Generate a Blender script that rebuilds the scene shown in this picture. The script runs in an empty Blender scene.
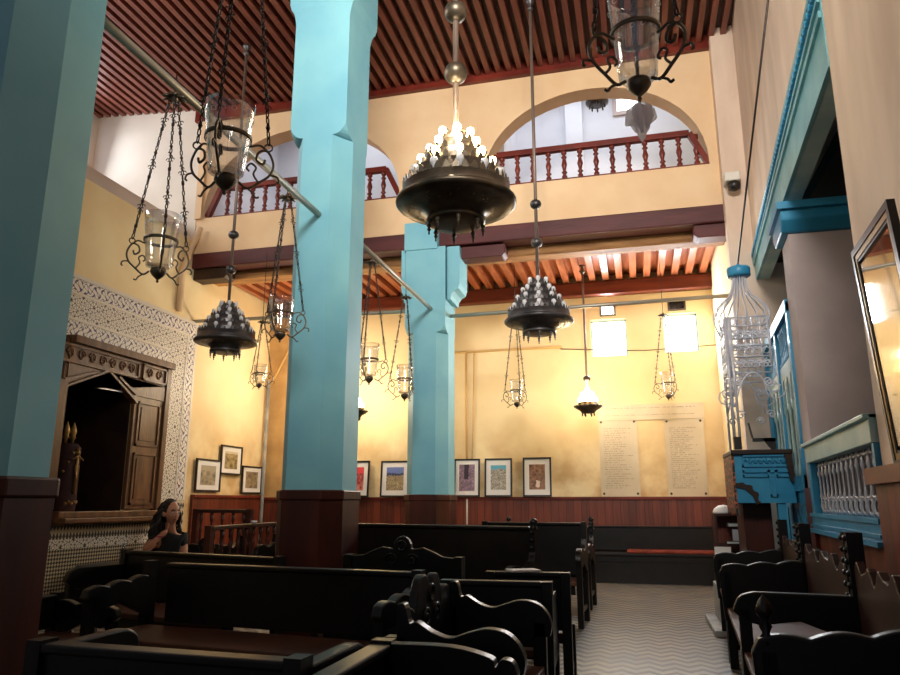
import bpy, bmesh, math, random
from mathutils import Vector, Matrix
random.seed(7)
C = bpy.context.scene.collection
PI = math.pi
# ------------------------------------------------------------------ camera
YAW = math.radians(14.4); PITCH = math.atan(165/720); FPX = 720; EYE = Vector((0, 0, 1.25))
cam_d = bpy.data.cameras.new('camera'); cam_d.lens = FPX/900*36; cam_d.sensor_width = 36
cam_d.clip_start = 0.05
cam = bpy.data.objects.new('camera', cam_d); C.objects.link(cam)
cam.location = EYE; cam.rotation_euler = (PI/2+PITCH, 0, YAW)
bpy.context.scene.camera = cam
_F = Vector((-math.sin(YAW), math.cos(YAW), 0)); _R = Vector((math.cos(YAW), math.sin(YAW), 0)); _Z = Vector((0, 0, 1))
_fw = _F*math.cos(PITCH)+_Z*math.sin(PITCH); _up = -_F*math.sin(PITCH)+_Z*math.cos(PITCH)
def ray(px, py): return _fw*FPX+_R*(px-450)+_up*(337.5-py)
def at(px, py, X=None, Y=None, Z=None):
    """survey helper: the point of the room seen at a photo pixel, on a known plane"""
    d = ray(px, py)
    if X is not None: t = (X-EYE.x)/d.x
    elif Y is not None: t = (Y-EYE.y)/d.y
    else: t = (Z-EYE.z)/d.z
    return EYE+d*t
RS = 0.06
def rw(Y): return 1.5+RS*(Y-7)              # the right wall runs slightly askew
def at_rw(px, py, off=0.0):
    n = Vector((1, -RS, 0)); p = Vector((1.5+off, 7, 0)); d = ray(px, py)
    return EYE+d*((p-EYE).dot(n)/d.dot(n))

# ------------------------------------------------------------------ mesh helper
class MB:
    def __init__(s): s.v = []; s.f = []; s.m = []; s.mi = 0; s.sm = []
    def add(s, vs, fs, smooth=False):
        n = len(s.v); s.v += [tuple(v) for v in vs]
        for f in fs: s.f.append([i+n for i in f]); s.m.append(s.mi); s.sm.append(smooth)
    def box(s, x0, x1, y0, y1, z0, z1, fn=None):
        vs = [(x, y, z) for x in (x0, x1) for y in (y0, y1) for z in (z0, z1)]
        if fn: vs = [fn(*v) for v in vs]
        s.add(vs, [(0,1,3,2),(4,6,7,5),(0,4,5,1),(2,3,7,6),(0,2,6,4),(1,5,7,3)])
        return s
    def bar(s, a, b, w, h, up=(0, 0, 1)):
        a = Vector(a); b = Vector(b); t = (b-a).normalized(); u = Vector(up); side = t.cross(u).normalized(); u = side.cross(t)
        vs = [p+side*(i*w/2)+u*(j*h/2) for p in (a, b) for i in (-1, 1) for j in (-1, 1)]
        s.add(vs, [(0,1,3,2),(4,6,7,5),(0,4,5,1),(2,3,7,6),(0,2,6,4),(1,5,7,3)]); return s
    def lathe(s, prof, c=(0, 0, 0), seg=16, smooth=True, axis=None, flat=1.0, caps=True):
        c = Vector(c); vs = []; fs = []
        n = len(prof)
        for r, z in prof:
            for k in range(seg):
                t = 2*PI*k/seg
                vs.append(c+Vector((r*math.cos(t), r*math.sin(t)*flat, z)))
        for i in range(n-1):
            for k in range(seg):
                k2 = (k+1) % seg
                fs.append((i*seg+k, i*seg+k2, (i+1)*seg+k2, (i+1)*seg+k))
        if caps and prof[0][0] > 1e-4: fs.append(tuple(range(seg))[::-1])
        if caps and prof[-1][0] > 1e-4: fs.append(tuple((n-1)*seg+k for k in range(seg)))
        s.add(vs, fs, smooth); return s
    def ball(s, c, r, seg=10, rings=7, sz=1.0):
        return s.lathe([(max(1e-5, r*math.sin(PI*i/rings)), -r*sz*math.cos(PI*i/rings)) for i in range(rings+1)], c, seg)
    def tube(s, path, r, seg=6, closed=False, smooth=True):
        P = [Vector(p) for p in path]; n = len(P); vs = []; fs = []
        rr = r if isinstance(r, (list, tuple)) else [r]*n
        t0 = (P[1]-P[0]).normalized()
        u = t0.orthogonal().normalized()
        for i in range(n):
            if closed: t = (P[(i+1) % n]-P[i-1])
            else: t = P[min(i+1, n-1)]-P[max(i-1, 0)]
            if t.length < 1e-9: t = t0
            t.normalize()
            u = (u-t*u.dot(t))
            if u.length < 1e-6: u = t.orthogonal()
            u.normalize(); w = t.cross(u)
            for k in range(seg):
                a = 2*PI*k/seg; vs.append(P[i]+(u*math.cos(a)+w*math.sin(a))*rr[i])
        m = n if closed else n-1
        for i in range(m):
            j = (i+1) % n
            for k in range(seg):
                k2 = (k+1) % seg; fs.append((i*seg+k, i*seg+k2, j*seg+k2, j*seg+k))
        if not closed:
            fs.append(tuple(range(seg))[::-1]); fs.append(tuple((n-1)*seg+k for k in range(seg)))
        s.add(vs, fs, smooth); return s
    def ring(s, c, R, r, seg=20, ax='z', sub=6):
        c = Vector(c); P = []
        for k in range(seg):
            t = 2*PI*k/seg; a, b = R*math.cos(t), R*math.sin(t)
            P.append(c+(Vector((a, b, 0)) if ax == 'z' else Vector((a, 0, b)) if ax == 'y' else Vector((0, a, b))))
        return s.tube(P, r, sub, closed=True)
    def prism(s, pts, fn, w0, w1):
        """outline pts (a,b) through fn(a,b,w) -> xyz, solid between w0 and w1"""
        n = len(pts); vs = [fn(a, b, w0) for a, b in pts]+[fn(a, b, w1) for a, b in pts]
        fs = [tuple(range(n))[::-1], tuple(range(n, 2*n))]
        for i in range(n): j = (i+1) % n; fs.append((i, j, n+j, n+i))
        s.add(vs, fs); return s
    def strip(s, lo, hi, fn, w0, w1):
        """solid between two curves given at the same samples (lists of (a,b))"""
        n = len(lo)
        for i in range(n-1):
            q = [lo[i], lo[i+1], hi[i+1], hi[i]]
            vs = [fn(a, b, w0) for a, b in q]+[fn(a, b, w1) for a, b in q]
            fs = [(3,2,1,0),(4,5,6,7),(0,1,5,4),(2,3,7,6)]
            if i == 0: fs.append((3,0,4,7))
            if i == n-2: fs.append((1,2,6,5))
            s.add(vs, fs)
        return s
    def build(s, name, mat, parent=None, world=False, bevel=0.0):
        me = bpy.data.meshes.new(name); o = bpy.data.objects.new(name, me)
        vs = s.v
        if world and parent is not None:
            b = Vector((0, 0, 0)); q = parent
            while q is not None: b = b+q.location; q = q.parent
            vs = [tuple(Vector(v)-b) for v in vs]
        me.from_pydata(vs, [], s.f)
        for m in (mat if isinstance(mat, (list, tuple)) else [mat]): me.materials.append(m)
        me.polygons.foreach_set('material_index', s.m)
        me.polygons.foreach_set('use_smooth', s.sm)
        bm = bmesh.new(); bm.from_mesh(me)
        bmesh.ops.recalc_face_normals(bm, faces=bm.faces)
        bm.to_mesh(me); bm.free()
        me.update()
        C.objects.link(o)
        if parent is not None: o.parent = parent
        if bevel:
            md = o.modifiers.new('bevel', 'BEVEL'); md.width = bevel; md.segments = 2; md.limit_method = 'ANGLE'
        return o
def tag(o, label, cat, group=None):
    o['label'] = label; o['category'] = cat
    if group: o['group'] = group
    return o
def thing(name, label, cat, loc=(0, 0, 0), rz=0.0, group=None):
    o = bpy.data.objects.new(name, None); C.objects.link(o); o.empty_display_size = 0.1
    o.location = loc; o.rotation_euler = (0, 0, rz)
    return tag(o, label, cat, group)
def struct(o): o['kind'] = 'structure'; return o

# ------------------------------------------------------------------ materials
def lin(r, g, b):
    f = lambda c: c/12.92 if c <= .04045 else ((c+.055)/1.055)**2.4
    return (f(r/255), f(g/255), f(b/255), 1)
def new_mat(name):
    m = bpy.data.materials.new(name); m.use_nodes = True
    return m, m.node_tree, m.node_tree.nodes['Principled BSDF']
def N(nt, t, **k):
    n = nt.nodes.new(t)
    for a, b in k.items():
        if a.startswith('i_'): n.inputs[int(a[2:])].default_value = b
        else: setattr(n, a, b)
    return n
def ramp(nt, stops):
    r = nt.nodes.new('ShaderNodeValToRGB'); e = r.color_ramp.elements
    while len(e) < len(stops): e.new(.5)
    for el, (p, c) in zip(e, stops): el.position = p; el.color = c
    return r
def mat_plain(name, col, rough=.5, metal=0.0, spec=.5, coat=0.0):
    m, nt, b = new_mat(name)
    b.inputs['Base Color'].default_value = col; b.inputs['Roughness'].default_value = rough
    b.inputs['Metallic'].default_value = metal; b.inputs['Specular IOR Level'].default_value = spec
    b.inputs['Coat Weight'].default_value = coat
    return m
def mat_noise(name, c1, c2, scale=4, rough=.7, bump=.15, c3=None, detail=6, stretch=(1, 1, 1), metal=0, spec=.4, lo=.35, hi=.7, bscale=None):
    m, nt, b = new_mat(name); L = nt.links
    tc = N(nt, 'ShaderNodeTexCoord'); mp = N(nt, 'ShaderNodeMapping'); mp.inputs['Scale'].default_value = stretch
    geo = N(nt, 'ShaderNodeNewGeometry')
    L.new(geo.outputs['Position'], mp.inputs['Vector'])
    n1 = N(nt, 'ShaderNodeTexNoise'); n1.inputs['Scale'].default_value = scale; n1.inputs['Detail'].default_value = detail
    L.new(mp.outputs[0], n1.inputs['Vector'])
    st = [(lo, c1), (hi, c2)] if c3 is None else [(lo, c1), ((lo+hi)/2, c3), (hi, c2)]
    r = ramp(nt, st); L.new(n1.outputs['Fac'], r.inputs[0]); L.new(r.outputs[0], b.inputs['Base Color'])
    b.inputs['Roughness'].default_value = rough; b.inputs['Metallic'].default_value = metal
    b.inputs['Specular IOR Level'].default_value = spec
    if bump:
        n2 = N(nt, 'ShaderNodeTexNoise'); n2.inputs['Scale'].default_value = bscale or scale*5; n2.inputs['Detail'].default_value = 4
        L.new(mp.outputs[0], n2.inputs['Vector'])
        bp = N(nt, 'ShaderNodeBump'); bp.inputs['Strength'].default_value = bump; bp.inputs['Distance'].default_value = .02
        L.new(n2.outputs['Fac'], bp.inputs['Height']); L.new(bp.outputs[0], b.inputs['Normal'])
    return m
def mat_stained(name, base, light, stain, zlo, zhi):
    """plaster with a tide of damp stains in its lower part"""
    m, nt, b = new_mat(name); L = nt.links
    geo = N(nt, 'ShaderNodeNewGeometry')
    n1 = N(nt, 'ShaderNodeTexNoise'); n1.inputs['Scale'].default_value = 1.3; n1.inputs['Detail'].default_value = 7
    L.new(geo.outputs['Position'], n1.inputs['Vector'])
    r = ramp(nt, [(.35, base), (.7, light)]); L.new(n1.outputs['Fac'], r.inputs[0])
    sp = N(nt, 'ShaderNodeSeparateXYZ'); L.new(geo.outputs['Position'], sp.inputs[0])
    n2 = N(nt, 'ShaderNodeTexNoise'); n2.inputs['Scale'].default_value = 2.2; n2.inputs['Detail'].default_value = 8
    L.new(geo.outputs['Position'], n2.inputs['Vector'])
    mr = N(nt, 'ShaderNodeMapRange'); mr.inputs[1].default_value = zhi; mr.inputs[2].default_value = zlo
    L.new(sp.outputs['Z'], mr.inputs[0])
    mu = N(nt, 'ShaderNodeMath', operation='MULTIPLY'); L.new(mr.outputs[0], mu.inputs[0])
    r2 = ramp(nt, [(.38, (0,0,0,1)), (.62, (1,1,1,1))]); L.new(n2.outputs['Fac'], r2.inputs[0]); L.new(r2.outputs[0], mu.inputs[1])
    mx = N(nt, 'ShaderNodeMix', data_type='RGBA'); L.new(mu.outputs[0], mx.inputs[0]); L.new(r.outputs[0], mx.inputs[6]); mx.inputs[7].default_value = stain
    L.new(mx.outputs[2], b.inputs['Base Color']); b.inputs['Roughness'].default_value = .8; b.inputs['Specular IOR Level'].default_value = .25
    bp = N(nt, 'ShaderNodeBump'); bp.inputs['Strength'].default_value = .12; bp.inputs['Distance'].default_value = .02
    n3 = N(nt, 'ShaderNodeTexNoise'); n3.inputs['Scale'].default_value = 9; L.new(geo.outputs['Position'], n3.inputs['Vector'])
    L.new(n3.outputs['Fac'], bp.inputs['Height']); L.new(bp.outputs[0], b.inputs['Normal'])
    return m
def mat_planks(name, c1, c2, ax='X', w=.12, rough=.45, groove=.05):
    m, nt, b = new_mat(name); L = nt.links
    geo = N(nt, 'ShaderNodeNewGeometry'); sp = N(nt, 'ShaderNodeSeparateXYZ'); L.new(geo.outputs['Position'], sp.inputs[0])
    ad = N(nt, 'ShaderNodeMath', operation='ADD')
    if ax == 'XY': L.new(sp.outputs['X'], ad.inputs[0]); L.new(sp.outputs['Y'], ad.inputs[1])
    else: L.new(sp.outputs[ax], ad.inputs[0]); ad.inputs[1].default_value = 0
    dv = N(nt, 'ShaderNodeMath', operation='DIVIDE'); L.new(ad.outputs[0], dv.inputs[0]); dv.inputs[1].default_value = w
    fl = N(nt, 'ShaderNodeMath', operation='FLOOR'); L.new(dv.outputs[0], fl.inputs[0])
    wn = N(nt, 'ShaderNodeTexWhiteNoise', noise_dimensions='1D'); L.new(fl.outputs[0], wn.inputs['W'])
    mp = N(nt, 'ShaderNodeMapping'); mp.inputs['Scale'].default_value = (9, 9, .8); L.new(geo.outputs['Position'], mp.inputs[0])
    n1 = N(nt, 'ShaderNodeTexNoise'); n1.inputs['Scale'].default_value = 2.5; n1.inputs['Detail'].default_value = 6; L.new(mp.outputs[0], n1.inputs[0])
    mm = N(nt, 'ShaderNodeMath', operation='MULTIPLY_ADD'); L.new(wn.outputs[0], mm.inputs[0]); mm.inputs[1].default_value = .5
    L.new(n1.outputs['Fac'], mm.inputs[2])
    r = ramp(nt, [(.35, c1), (1.0, c2)]); L.new(mm.outputs[0], r.inputs[0])
    fr = N(nt, 'ShaderNodeMath', operation='FRACT'); L.new(dv.outputs[0], fr.inputs[0])
    gt = N(nt, 'ShaderNodeMath', operation='GREATER_THAN'); L.new(fr.outputs[0], gt.inputs[0]); gt.inputs[1].default_value = groove
    mx = N(nt, 'ShaderNodeMix', data_type='RGBA'); L.new(gt.outputs[0], mx.inputs[0]); mx.inputs[6].default_value = (c1[0]*.3, c1[1]*.3, c1[2]*.3, 1)
    L.new(r.outputs[0], mx.inputs[7]); L.new(mx.outputs[2], b.inputs['Base Color']); b.inputs['Roughness'].default_value = rough
    return m
def mth(nt, op, a, b=None):
    n = N(nt, 'ShaderNodeMath', operation=op)
    for i, x in enumerate((a, b)):
        if x is None: continue
        if isinstance(x, (int, float)): n.inputs[i].default_value = x
        else: nt.links.new(x, n.inputs[i])
    return n.outputs[0]
def mat_tile(name, kind, dark, light, k=9.0, ax=('Y', 'Z')):
    m, nt, b = new_mat(name); L = nt.links
    geo = N(nt, 'ShaderNodeNewGeometry'); sp = N(nt, 'ShaderNodeSeparateXYZ'); L.new(geo.outputs['Position'], sp.inputs[0])
    u = mth(nt, 'MULTIPLY', sp.outputs[ax[0]], k*2*PI); v = mth(nt, 'MULTIPLY', sp.outputs[ax[1]], k*2*PI)
    if kind == 'star':          # star lattice: sum of four plane waves
        d1 = mth(nt, 'MULTIPLY', mth(nt, 'ADD', u, v), .7071); d2 = mth(nt, 'MULTIPLY', mth(nt, 'SUBTRACT', u, v), .7071)
        s1 = mth(nt, 'ADD', mth(nt, 'COSINE', u), mth(nt, 'COSINE', v)); s2 = mth(nt, 'ADD', mth(nt, 'COSINE', d1), mth(nt, 'COSINE', d2))
        f = mth(nt, 'ADD', s1, s2); g = mth(nt, 'ABSOLUTE', f)
        fac = mth(nt, 'GREATER_THAN', g, .55)
    elif kind == 'comb':        # rows of little upright strokes and dots
        c = mth(nt, 'COSINE', u); rr = mth(nt, 'SINE', mth(nt, 'MULTIPLY', v, .45))
        fac = mth(nt, 'GREATER_THAN', mth(nt, 'ADD', mth(nt, 'MULTIPLY', c, .8), mth(nt, 'MULTIPLY', rr, .9)), -.1)
    elif kind == 'arcs':        # running scroll of interlaced arcs
        g = mth(nt, 'ABSOLUTE', mth(nt, 'SINE', mth(nt, 'ADD', mth(nt, 'MULTIPLY', v, .7), mth(nt, 'MULTIPLY', mth(nt, 'COSINE', u), 1.5))))
        h = mth(nt, 'ABSOLUTE', mth(nt, 'SINE', mth(nt, 'SUBTRACT', mth(nt, 'MULTIPLY', u, .7), mth(nt, 'MULTIPLY', mth(nt, 'COSINE', v), 1.5))))
        fac = mth(nt, 'GREATER_THAN', mth(nt, 'MULTIPLY', g, h), .17)
    else:                       # 'diaper': lozenges
        d1 = mth(nt, 'COSINE', mth(nt, 'ADD', u, v)); d2 = mth(nt, 'COSINE', mth(nt, 'SUBTRACT', u, v))
        fac = mth(nt, 'GREATER_THAN', mth(nt, 'MULTIPLY', d1, d2), .02)
    mx = N(nt, 'ShaderNodeMix', data_type='RGBA'); L.new(fac, mx.inputs[0]); mx.inputs[6].default_value = dark; mx.inputs[7].default_value = light
    L.new(mx.outputs[2], b.inputs['Base Color']); b.inputs['Roughness'].default_value = .5
    return m
def mat_chevron(name):
    m, nt, b = new_mat(name); L = nt.links
    geo = N(nt, 'ShaderNodeNewGeometry'); sp = N(nt, 'ShaderNodeSeparateXYZ'); L.new(geo.outputs['Position'], sp.inputs[0])
    t = mth(nt, 'PINGPONG', sp.outputs['X'], .10)
    s = mth(nt, 'ADD', sp.outputs['Y'], mth(nt, 'MULTIPLY', t, 1.1))
    w = mth(nt, 'SINE', mth(nt, 'MULTIPLY', s, 2*PI/.17))
    fac = mth(nt, 'GREATER_THAN', w, -.1)
    n1 = N(nt, 'ShaderNodeTexNoise'); n1.inputs['Scale'].default_value = 3; n1.inputs['Detail'].default_value = 6; L.new(geo.outputs['Position'], n1.inputs[0])
    r1 = ramp(nt, [(.35, lin(124,120,118)), (.7, lin(166,156,134))]); L.new(n1.outputs['Fac'], r1.inputs[0])
    r2 = ramp(nt, [(.3, lin(30,30,36)), (.7, lin(66,58,48))]); L.new(n1.outputs['Fac'], r2.inputs[0])
    mx = N(nt, 'ShaderNodeMix', data_type='RGBA'); L.new(fac, mx.inputs[0]); L.new(r2.outputs[0], mx.inputs[6]); L.new(r1.outputs[0], mx.inputs[7])
    L.new(mx.outputs[2], b.inputs['Base Color']); b.inputs['Roughness'].default_value = .35
    return m
def mat_emit(name, col, strength):
    m, nt, b = new_mat(name); b.inputs['Base Color'].default_value = (0, 0, 0, 1)
    b.inputs['Emission Color'].default_value = col; b.inputs['Emission Strength'].default_value = strength
    return m
def mat_glass(name, tint=(1, 1, 1, 1), ior=1.45, base=.06):
    m = bpy.data.materials.new(name); m.use_nodes = True; nt = m.node_tree; nt.nodes.clear(); L = nt.links
    out = N(nt, 'ShaderNodeOutputMaterial'); mx = N(nt, 'ShaderNodeMixShader'); tr = N(nt, 'ShaderNodeBsdfTransparent'); gl = N(nt, 'ShaderNodeBsdfGlossy')
    tr.inputs[0].default_value = tint; gl.inputs['Roughness'].default_value = .04
    lw = N(nt, 'ShaderNodeLayerWeight'); lw.inputs[0].default_value = .35
    ad = mth(nt, 'ADD', mth(nt, 'MULTIPLY', lw.outputs['Facing'], .62), base)
    cl = N(nt, 'ShaderNodeClamp'); L.new(ad, cl.inputs[0])
    L.new(cl.outputs[0], mx.inputs[0]); L.new(tr.outputs[0], mx.inputs[1]); L.new(gl.outputs[0], mx.inputs[2]); L.new(mx.outputs[0], out.inputs[0])
    return m
def mat_frost(name, col):
    m, nt, b = new_mat(name); b.inputs['Base Color'].default_value = col; b.inputs['Roughness'].default_value = .35
    b.inputs['Transmission Weight'].default_value = .25
    return m
def mat_picture(name, stops, sky=None, z0=0, z1=1, scale=14, box=None):
    """a printed photograph: blotchy landscape with a flat upper band"""
    m, nt, b = new_mat(name); L = nt.links
    tc = N(nt, 'ShaderNodeTexCoord')
    n1 = N(nt, 'ShaderNodeTexVoronoi'); n1.inputs['Scale'].default_value = scale; L.new(tc.outputs['Generated'], n1.inputs['Vector'])
    n2 = N(nt, 'ShaderNodeTexNoise'); n2.inputs['Scale'].default_value = scale*.5; n2.inputs['Detail'].default_value = 6; L.new(tc.outputs['Generated'], n2.inputs['Vector'])
    f = mth(nt, 'ADD', mth(nt, 'MULTIPLY', n1.outputs['Distance'], .45), mth(nt, 'MULTIPLY', n2.outputs['Fac'], .7))
    r = ramp(nt, stops); L.new(f, r.inputs[0])
    res = r.outputs[0]
    if sky:
        sp = N(nt, 'ShaderNodeSeparateXYZ'); L.new(tc.outputs['Generated'], sp.inputs[0])
        n3 = N(nt, 'ShaderNodeTexNoise'); n3.inputs['Scale'].default_value = 2.5; L.new(tc.outputs['Generated'], n3.inputs['Vector'])
        hh = mth(nt, 'ADD', sp.outputs['Z'], mth(nt, 'MULTIPLY', n3.outputs['Fac'], .3))
        g = mth(nt, 'GREATER_THAN', hh, sky[1])
        mx = N(nt, 'ShaderNodeMix', data_type='RGBA'); L.new(g, mx.inputs[0]); L.new(res, mx.inputs[6]); mx.inputs[7].default_value = sky[0]; res = mx.outputs[2]
    if box:
        sp = N(nt, 'ShaderNodeSeparateXYZ'); L.new(tc.outputs['Generated'], sp.inputs[0]); g = None
        for o_, op, v_ in (('X', 'GREATER_THAN', box[0]), ('X', 'LESS_THAN', box[1]), ('Z', 'GREATER_THAN', box[2]), ('Z', 'LESS_THAN', box[3])):
            k = mth(nt, op, mth(nt, 'ADD', sp.outputs[o_], mth(nt, 'MULTIPLY', mth(nt, 'SUBTRACT', n2.outputs['Fac'], .5), .25)), v_); g = k if g is None else mth(nt, 'MULTIPLY', g, k)
        mx = N(nt, 'ShaderNodeMix', data_type='RGBA'); L.new(g, mx.inputs[0]); L.new(res, mx.inputs[6]); mx.inputs[7].default_value = box[4]; res = mx.outputs[2]
    L.new(res, b.inputs['Base Color']); b.inputs['Roughness'].default_value = .4
    return m

M = {}
M['yellow'] = mat_stained('yellow_plaster', lin(238,214,166), lin(247,229,186), lin(200,158,102), 1.3, 2.8)
M['cream'] = mat_noise('cream_plaster', lin(226,190,148), lin(237,206,166), 1.5, .8, .08)
M['white'] = mat_noise('white_plaster', lin(224,212,198), lin(238,228,214), 1.2, .8, .06)
M['gallery'] = mat_noise('whitewash', lin(214,216,226), lin(230,232,240), 1.0, .8, .05)
M['pink'] = mat_noise('pinkish_plaster', lin(212,188,168), lin(236,214,194), 2.2, .8, .12, stretch=(1, 1, .35))
M['grey'] = mat_noise('grey_plaster', lin(184,168,166), lin(204,188,184), 1.8, .85, .12)
M['teal'] = mat_noise('teal_paint', lin(120,184,204), lin(138,200,212), 1.6, .55, .06)
M['tealwood'] = mat_noise('teal_gloss_paint', lin(50,138,180), lin(70,158,198), 3, .35, .05)
M['lintel'] = mat_noise('lintel_paint', lin(92,158,172), lin(124,186,194), 3, .4, .05)
M['palewood'] = mat_noise('pale_teal_paint', lin(150,190,192), lin(186,212,208), 3, .45, .05)
M['redwood'] = mat_planks('red_brown_panelling', lin(76,30,18), lin(124,54,32), 'XY', .13)
M['clad'] = mat_noise('column_cladding', lin(48,20,14), lin(80,34,22), 1.2, .4, .05, stretch=(4, 4, .5))
M['rail'] = mat_noise('dark_red_varnish', lin(92,30,22), lin(128,48,34), 2, .35, .05)
M['beam'] = mat_noise('painted_beam', lin(72,30,32), lin(94,42,42), 2, .55, .2, stretch=(.6, 3, 3))
M['rawbeam'] = mat_noise('raw_timber', lin(126,84,48), lin(190,140,86), 3, .7, .4, stretch=(.4, 3, 3))
M['orange'] = mat_noise('orange_varnish_timber', lin(142,76,46), lin(184,108,70), 2.2, .3, .1, stretch=(6, .7, 6))
M['joist'] = mat_noise('red_timber', lin(112,58,46), lin(144,82,66), 2, .4, .12, stretch=(6, .7, 6))
M['deck'] = mat_noise('dark_boarding', lin(48,14,12), lin(66,22,18), 2, .5, .1, stretch=(6, .7, 6))
M['bench'] = mat_noise('black_brown_wood', lin(12,10,9), lin(21,17,16), 3, .36, .04, stretch=(2, 2, 2))
M['seat'] = mat_noise('brown_seat_wood', lin(66,38,26), lin(92,55,38), 2, .6, .05)
M['bback'] = mat_noise('worn_brown_wood', lin(46,29,25), lin(70,46,38), 2, .4, .05)
M['ark'] = mat_noise('carved_cedar', lin(84,56,36), lin(126,88,58), 3, .38, .2, stretch=(3, 3, .6))
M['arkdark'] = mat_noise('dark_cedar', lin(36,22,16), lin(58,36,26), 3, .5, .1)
M['iron'] = mat_plain('dark_iron', lin(60,50,46), .45, .6)
M['bronze'] = mat_noise('aged_bronze', lin(78,70,60), lin(120,108,92), 6, .38, .03, metal=.75)
M['pewter'] = mat_noise('dark_pewter', lin(70,68,70), lin(108,104,104), 6, .4, .03, metal=.7)
M['rod'] = mat_plain('grey_rod', lin(120,104,94), .45, .4)
M['steel'] = mat_plain('steel_rod', lin(166,160,146), .4, .5)
M['silver'] = mat_plain('silver_paint', lin(206,206,216), .35, .15)
M['glass'] = mat_glass('clear_glass', base=.06)
M['bulbglass'] = mat_frost('frosted_bulb', lin(238,238,242))
M['bulbwarm'] = mat_emit('lit_bulb', lin(255,226,170), 30)
M['bulbhot'] = mat_emit('lit_bulb_bright', lin(255,214,140), 60)
def mat_translucent(name, col):
    m = bpy.data.materials.new(name); m.use_nodes = True; nt = m.node_tree; nt.nodes.clear(); L = nt.links
    out = N(nt, 'ShaderNodeOutputMaterial'); a = N(nt, 'ShaderNodeMixShader'); b = N(nt, 'ShaderNodeMixShader'); tl = N(nt, 'ShaderNodeBsdfTranslucent'); df = N(nt, 'ShaderNodeBsdfDiffuse'); tr = N(nt, 'ShaderNodeBsdfTransparent')
    tl.inputs[0].default_value = col; df.inputs[0].default_value = col; a.inputs[0].default_value = .6; b.inputs[0].default_value = .3
    L.new(df.outputs[0], a.inputs[1]); L.new(tl.outputs[0], a.inputs[2]); L.new(a.outputs[0], b.inputs[1]); L.new(tr.outputs[0], b.inputs[2]); L.new(b.outputs[0], out.inputs[0]); return m
M['flower'] = mat_translucent('frosted_flower_glass', lin(244,240,244))
M['paper'] = mat_plain('white_paper', lin(226,222,216), .6)
M['mat'] = mat_plain('picture_mount', lin(232,230,228), .6)
M['black'] = mat_plain('black_frame', lin(28,24,24), .35)
M['gold'] = mat_plain('worn_gilding', lin(150,120,72), .4, .6)
M['plaque'] = mat_noise('marble_plaque', lin(206,190,160), lin(226,212,184), 1.5, .4, .02)
M['ink'] = mat_plain('engraved_lettering', lin(158,140,114), .7)
M['backbeam'] = mat_noise('dark_red_timber', lin(92,38,22), lin(126,58,34), 3, .5, .1, stretch=(.5, 3, 3))
M['plastic'] = mat_plain('white_plastic', lin(220,216,206), .5)
M['red'] = mat_noise('red_cushion', lin(118,46,32), lin(146,62,44), 6, .8, .1)
M['grout'] = mat_plain('white_tile_border', lin(228,220,208), .3)
M['zstar'] = mat_tile('star_mosaic', 'star', lin(64,58,52), lin(228,220,208), 17)
M['zband'] = mat_tile('blue_band_mosaic', 'arcs', lin(70,64,112), lin(228,222,212), 6)
M['zcomb'] = mat_tile('comb_mosaic', 'comb', lin(60,52,44), lin(206,192,164), 18)
M['zdiaper'] = mat_tile('lozenge_mosaic', 'diaper', lin(48,44,40), lin(190,176,148), 11)
M['floor'] = mat_chevron('chevron_tiles')
M['stone'] = mat_noise('grey_stone', lin(140,140,138), lin(180,178,172), 4, .7, .1)
M['pane'] = mat_emit('daylit_pane', lin(250,252,255), 5.0)
M['pane2'] = mat_emit('daylit_pane_soft', lin(225,232,255), 1.2)
# ================================================================== the room
YB = 12.85; YA = 10.1; LW = -7.05; TOP = 7.86
def holes_wall(mb, a0, a1, z0, z1, holes, fn, w0, w1):
    """solid wall with rectangular holes; holes = (a0,a1,z0,z1)"""
    As = sorted({a0, a1, *[h[0] for h in holes], *[h[1] for h in holes]}); Zs = sorted({z0, z1, *[h[2] for h in holes], *[h[3] for h in holes]})
    for i in range(len(As)-1):
        for j in range(len(Zs)-1):
            ca, cz = (As[i]+As[i+1])/2, (Zs[j]+Zs[j+1])/2
            if any(h[0] < ca < h[1] and h[2] < cz < h[3] for h in holes): continue
            mb.prism([(As[i], Zs[j]), (As[i+1], Zs[j]), (As[i+1], Zs[j+1]), (As[i], Zs[j+1])], fn, w0, w1)
    return mb
fX = lambda a, b, w: (w, a, b)        # wall whose normal is X: a=Y, b=Z
fY = lambda a, b, w: (a, w, b)        # wall whose normal is Y: a=X, b=Z
fR = lambda a, b, w: (rw(a)+w, a, b)  # the askew right wall
struct(MB().box(-9.8, 4.2, -3, 13.3, -.2, 0).build('floor', M['floor']))
# back wall with two small windows
W1 = (at(590, 320, Y=YB), at(628, 355, Y=YB)); W2 = (at(662, 314, Y=YB), at(700, 350.5, Y=YB))
wh = [(p.x, q.x, q.z, p.z) for p, q in (W1, W2)]
V1 = (at(601, 315.5, Y=YB), at(614, 304, Y=YB)); V2 = (at(669, 310, Y=YB), at(684, 299, Y=YB))
vh = [(p.x, q.x, p.z, q.z) for p, q in (V1, V2)]
mb = holes_wall(MB(), -7.5, 2.4, 0, 5.35, wh+vh, fY, YB, YB+.35)
struct(mb.build('wall_back', M['yellow']))
for n, h in enumerate(wh, 1):
    w = struct(MB().box(h[0], h[1], YB+.17, YB+.19, h[2], h[3]).build('window_%d' % n, M['pane']))
    f = MB()
    for x0, x1, z0, z1 in ((h[0], h[0]+.025, h[2], h[3]), (h[1]-.025, h[1], h[2], h[3]), (h[0], h[1], h[2], h[2]+.025), (h[0], h[1], h[3]-.025, h[3])):
        f.box(x0, x1, YB+.13, YB+.165, z0, z1)
    f.build('window_frame', M['palewood'], w)
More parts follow.
